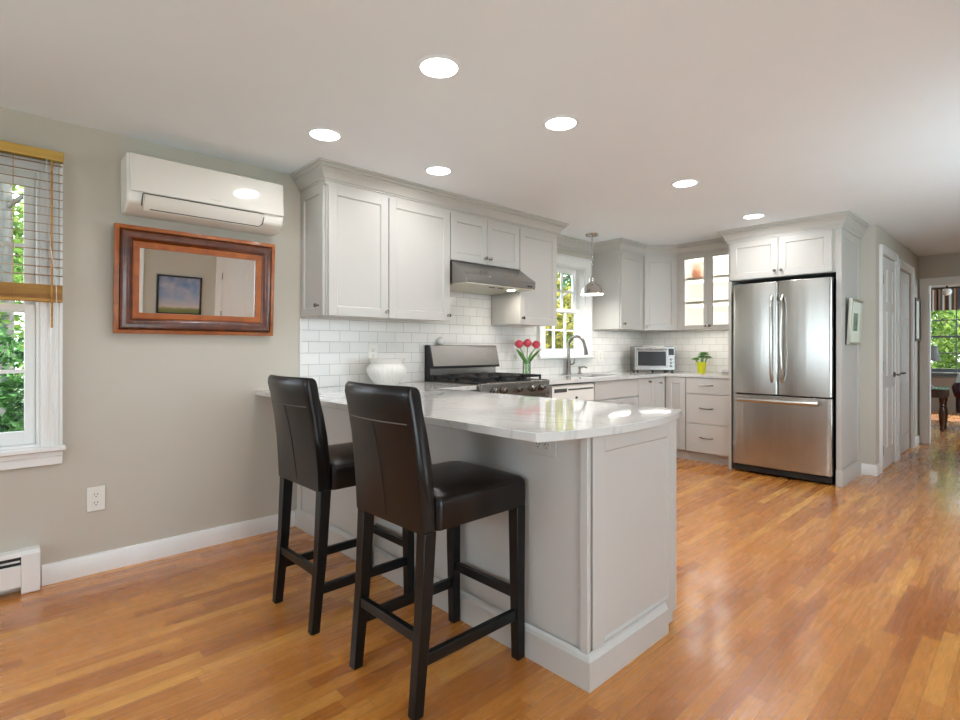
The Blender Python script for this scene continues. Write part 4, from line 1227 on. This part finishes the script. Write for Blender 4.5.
# potted succulent
c = thing('potted_plant', 'small succulent in a lime yellow pot on the worktop', 'plant', (0.795, 5.780, 0.90))
MB().lathe([(0.0005, 0), (0.038, 0), (0.040, 0.004), (0.052, 0.115), (0.048, 0.115), (0.045, 0.095), (0.0005, 0.09)], n=24).build('pot', M['lime'], c)
mb = MB()
rnd = random.Random(3)
for ox, oy, oz, sz in ((-0.058, -0.02, 0.135, 1.2), (0.03, -0.01, 0.190, 1.55), (0.0, 0.0, 0.16, 1.2), (0.066, 0.0, 0.155, 1.3)):
    for ringn, (n, el, ln) in enumerate(((9, 12, 0.042), (8, 35, 0.036), (5, 62, 0.028))):
        for k in range(n):
            a = 2 * math.pi * (k + 0.5 * ringn) / n
            e = R(el)
            d_ = Vector((math.cos(a) * math.cos(e), math.sin(a) * math.cos(e), math.sin(e)))
            s_ = Vector((-math.sin(a), math.cos(a), 0)); u_ = d_.cross(s_) * -1
            o_ = Vector((ox, oy, oz)); ln_ = ln * sz
            rings = []
            for t_, w_ in ((0.05, 0.35), (0.4, 0.8), (0.7, 1.0), (0.9, 0.7), (1.0, 0.1)):
                p = o_ + d_ * ln_ * t_; hw = 0.012 * sz * w_
                rings.append([tuple(p + s_ * hw), tuple(p + u_ * hw * 0.35), tuple(p - s_ * hw), tuple(p - u_ * hw * 0.35)])
            mb.loft(rings)
    mb.tube([(ox * 0.4, oy * 0.4, 0.085), (ox, oy, oz + 0.01)], 0.008, 8)
mb.build('foliage', M['succ'], c, ang=60)
# little stone dish at the refrigerator panel
c = thing('soap_dish', 'small pale dish at the worktop end by the refrigerator panel', 'dish', (1.205, 5.42, 0.90))
MB().box(-0.042, 0.042, -0.03, 0.03, 0.0, 0.022).build('dish', M['silver'], c, bev=0.006)
MB().box(-0.036, 0.036, -0.024, 0.024, 0.0225, 0.05).build('sponge', M['pillow'], c, bev=0.006)

# ------------------------------------------------------------------ pictures
def picture(label, loc, rot, W, Hh, fw, fm, depth=0.022, matw=0.0, art=None, name='framed_picture'):
    o = thing(name, label, 'picture', loc)
    o.rotation_euler = rot
    mb = MB().box(-W / 2, -W / 2 + fw, -depth, 0, 0, Hh).box(W / 2 - fw, W / 2, -depth, 0, 0, Hh).box(-W / 2 + fw, W / 2 - fw, -depth, 0, 0, fw).box(-W / 2 + fw, W / 2 - fw, -depth, 0, Hh - fw, Hh)
    mb.build('frame', fm, o, bev=0.002)
    if matw:
        MB().box(-W / 2 + fw, W / 2 - fw, -depth * 0.6, 0, fw, Hh - fw).build('mat_board', M['mat_board'], o)
        a = fw + matw
        MB().box(-W / 2 + a, W / 2 - a, -depth * 0.65, -depth * 0.6, a, Hh - a).build('print', art, o)
    else:
        MB().box(-W / 2 + fw, W / 2 - fw, -depth * 0.6, 0, fw, Hh - fw).build('canvas', art, o)
    return o
picture('small silver framed print hung on the panel beside the refrigerator', (2.2175, 5.600, 1.197), (R(3.2), 0, Q), 0.40, 0.40, 0.022, M['silver'], 0.026, 0.10, M['print'])
picture('pale framed picture on the hall wall beside the living room opening', (2.3315, 8.17, 1.255), (0, 0, Q), 0.36, 0.51, 0.03, M['stand'], 0.03, 0.03, M['mat_board'])
picture('black framed landscape painting seen in the mirror', (4.3985, 1.862, 1.075), (0, 0, R(-90)), 0.52, 0.50, 0.022, M['black'], 0.03, 0.0, M['art'])

# ------------------------------------------------------------------ living room
c = thing('side_table', 'dark turned-leg side table in the living room', 'table', (2.245, 10.02, 0))
MB().box(-0.21, 0.21, -0.21, 0.21, 0.47, 0.585).build('apron', M['stand'], c, bev=0.004)
MB().box(-0.225, 0.225, -0.225, 0.225, 0.5855, 0.605).build('table_top', M['teal'], c, bev=0.004)
for sx in (-1, 1):
    for sy in (-1, 1):
        MB().lathe([(0.0005, 0), (0.02, 0), (0.026, 0.02), (0.016, 0.05), (0.020, 0.06), (0.030, 0.12), (0.036, 0.24), (0.030, 0.31), (0.018, 0.34), (0.032, 0.36), (0.020, 0.385), (0.032, 0.41), (0.034, 0.469), (0.0005, 0.469)], (sx * 0.165, sy * 0.165, 0), 16).build('leg', M['stand'], c)
c = thing('table_lamp', 'grey shaded lamp standing on the side table', 'lamp', (2.235, 10.0, 0.605))
MB().lathe([(0.0005, 0), (0.07, 0), (0.072, 0.015), (0.03, 0.04), (0.022, 0.10), (0.045, 0.18), (0.05, 0.24), (0.02, 0.31), (0.012, 0.42), (0.0005, 0.42)], n=22).build('base', M['stand'], c)
MB().lathe([(0.145, 0.385), (0.11, 0.60), (0.107, 0.60), (0.142, 0.385)], n=28).build('lamp_shade', M['shade'], c)
c = thing('armchair', 'plum leather armchair with curved arm beyond the opening', 'armchair', (2.885, 10.40, 0))
def cush(x0, x1, y0, y1, z0, z1, nm, m, bv=0.05): return MB().box(x0, x1, y0, y1, z0, z1).build(nm, m, c, bev=bv, seg=4)
cush(-0.24, 0.24, -0.28, 0.30, 0.28, 0.46, 'seat', M['plum'])
cush(-0.34, 0.34, 0.26, 0.44, 0.26, 1.0, 'backrest', M['plum'], 0.08)
for s_ in (-1, 1):
    mb = MB()
    mb.tube([(s_ * 0.30, -0.30, 0.50), (s_ * 0.31, -0.22, 0.60), (s_ * 0.31, 0.0, 0.64), (s_ * 0.30, 0.28, 0.72)], [0.07, 0.09, 0.085, 0.09], 16)
    mb.build('arm', M['plum'], c)
    MB().box(s_ * 0.30 - 0.055, s_ * 0.30 + 0.055, -0.25, 0.27, 0.24, 0.56).build('side', M['plum'], c, bev=0.03)
    for yy in (-0.22, 0.36):
        MB().lathe([(0.0005, 0), (0.02, 0), (0.03, 0.05), (0.022, 0.16), (0.035, 0.245), (0.0005, 0.245)], (s_ * 0.28, yy, 0), 12).build('leg', M['stand'], c)
p = MB()
p.M = Matrix.Translation((2.745, 10.47, 0.64)) @ Matrix.Rotation(R(-18), 4, 'X')
p.loft([[(0.5 * w_ * a, y_, 0.5 * w_ * b) for a, b in ((-1, -1), (0, -0.93), (1, -1), (0.93, 0), (1, 1), (0, 0.93), (-1, 1), (-0.93, 0))] for y_, w_ in ((-0.055, 0.08), (-0.05, 0.20), (-0.03, 0.30), (0, 0.34), (0.03, 0.30), (0.05, 0.20), (0.055, 0.08))])
o = p.build('cushion', M['pillow'], ang=80)
tag(o, 'pale cushion on the plum armchair', 'cushion')
# valance: gathered striped fabric
mb = MB(); n = 120
fr, bk = [], []
for k in range(n + 1):
    x = 1.15 + 2.3 * k / n
    y = 12.86 + 0.018 * math.sin(k * 1.1) + 0.008 * math.sin(k * 2.7)
    fr.append((x, y))
poly = fr + [(x, y + 0.006) for x, y in fr[::-1]]
mb.prism(poly, 'z', 1.87, 2.26)
c = thing('valance', 'striped fabric valance across the living room window', 'curtain', (0, 0, 0))
mb.build('fabric', M['valance'], c, ang=60)
MB().tube([(1.10, 12.90, 2.24), (3.50, 12.90, 2.24)], 0.014, 10).build('rod', M['stand'], c)
for x in (1.14, 3.46): MB().box(x - 0.01, x + 0.01, 12.895, 12.9995, 2.225, 2.255).build('bracket', M['stand'], c)
c = thing('ceiling_lamp', 'small globe ceiling lamp in the living room', 'ceiling lamp', (2.36, 11.0, H))
MB().lathe([(0.0005, 0), (0.06, 0), (0.06, -0.02), (0.012, -0.03), (0.012, -0.17), (0.03, -0.19), (0.0005, -0.195)], n=18).build('stem', M['black'], c)
MB().lathe([(0.0005, -0.19), (0.04, -0.20), (0.062, -0.235), (0.062, -0.26), (0.04, -0.295), (0.0005, -0.305)], n=20).build('globe', M['white_ceramic'], c)

# ------------------------------------------------------------------ outdoors
def tree(label, loc, h, cr, cz, m, nl, seed, tr=0.10, ls=0.10, name='tree', squash=1.0):
    rd = random.Random(seed)
    t = thing(name, label, 'tree' if name == 'tree' else 'bush', loc, 0, None)
    mb = MB()
    lean = rd.uniform(-0.05, 0.05)
    mb.tube([(0, 0, 0), (lean * 0.3, 0, h * 0.3), (lean, lean, h * 0.65), (lean * 1.5, 0, h)], [tr * 1.15, tr, tr * 0.7, tr * 0.25], 12)
    for k in range(6):
        a = rd.uniform(0, 6.28); z = h * rd.uniform(0.35, 0.85); L_ = cr * rd.uniform(0.5, 0.9)
        mb.tube([(lean * z / h, lean * z / h, z), (L_ * 0.5 * math.cos(a), L_ * 0.5 * math.sin(a), z + 0.25 * L_), (L_ * math.cos(a), L_ * math.sin(a), z + 0.6 * L_)], [tr * 0.4, tr * 0.25, tr * 0.1], 7)
    mb.build('trunk', M['bark'], t)
    vs, fs = [], []
    cl = []
    for k in range(26):
        while True:
            v = Vector((rd.uniform(-1, 1), rd.uniform(-1, 1), rd.uniform(-1, 1)))
            if v.length < 1: break
        cl.append((v.x * cr, v.y * cr, cz + v.z * cr * squash, cr * rd.uniform(0.18, 0.34)))
    for k in range(nl):
        c_ = rd.choice(cl)
        d_ = Vector((rd.gauss(0, 1), rd.gauss(0, 1), rd.gauss(0, 1))).normalized() * c_[3] * rd.uniform(0.4, 1.0)
        p = Vector(c_[:3]) + d_
        if p.z < 0.05: continue
        a = Vector((rd.gauss(0, 1), rd.gauss(0, 1), rd.gauss(0, 0.6))).normalized()
        b = a.cross(Vector((rd.gauss(0, 1), rd.gauss(0, 1), rd.gauss(0, 1)))).normalized()
        s_ = ls * rd.uniform(0.6, 1.2); i = len(vs)
        vs += [p - a * s_ * 0.7, p + b * s_ * 0.32 + a.cross(b) * s_ * 0.08, p + a * s_ * 0.7, p - b * s_ * 0.32 + a.cross(b) * s_ * 0.08]
        fs.append((i, i + 1, i + 2, i + 3))
    me = bpy.data.meshes.new('foliage')
    me.from_pydata([tuple(v) for v in vs], [], fs)
    me.materials.append(m)
    o = bpy.data.objects.new('foliage', me); o.parent = t; col.objects.link(o)
    return t
G = -0.45
tree('grey-trunked tree outside the window with the blind', (-5.0, 0.20, G), 6.5, 2.0, 3.6, M['leaf_a'], 12000, 11, 0.078, 0.085)
tree('broad leafy tree behind the grey trunk outside the blind window', (-11.0, 0.8, G), 8.0, 3.4, 3.6, M['leaf_d'], 9000, 12, 0.16, 0.16)
tree('deep green bush below the window with the blind', (-2.4, 0.10, G), 1.2, 0.85, 0.95, M['leaf_c'], 9000, 13, 0.03, 0.055, 'bush', 0.8)
tree('yellow-green tree close outside the kitchen window', (-2.6, 7.4, G), 5.0, 1.7, 2.2, M['leaf_b'], 5200, 14, 0.07, 0.12)
tree('dark slender tree further outside the kitchen window', (-5.4, 10.6, G), 6.0, 2.3, 3.0, M['leaf_c'], 5200, 15, 0.12, 0.16)
tree('tall pale leafy tree farthest outside the kitchen window', (-10.5, 16.5, G), 8.0, 4.0, 3.8, M['leaf_b'], 6000, 16, 0.15, 0.24)
tree('bright leafy tree outside the living room window', (1.7, 17.5, G), 5.5, 1.9, 2.4, M['leaf_d'], 13000, 17, 0.12, 0.11)
tree('green tree outside the living room window behind the valance end', (3.9, 22.5, G), 7.0, 2.3, 3.0, M['leaf_a'], 5200, 18, 0.12, 0.17)
tree('broad green tree outside the living room window, half hidden by the opening', (-0.6, 22.0, G), 7.0, 2.1, 3.0, M['leaf_a'], 5200, 19, 0.15, 0.18)
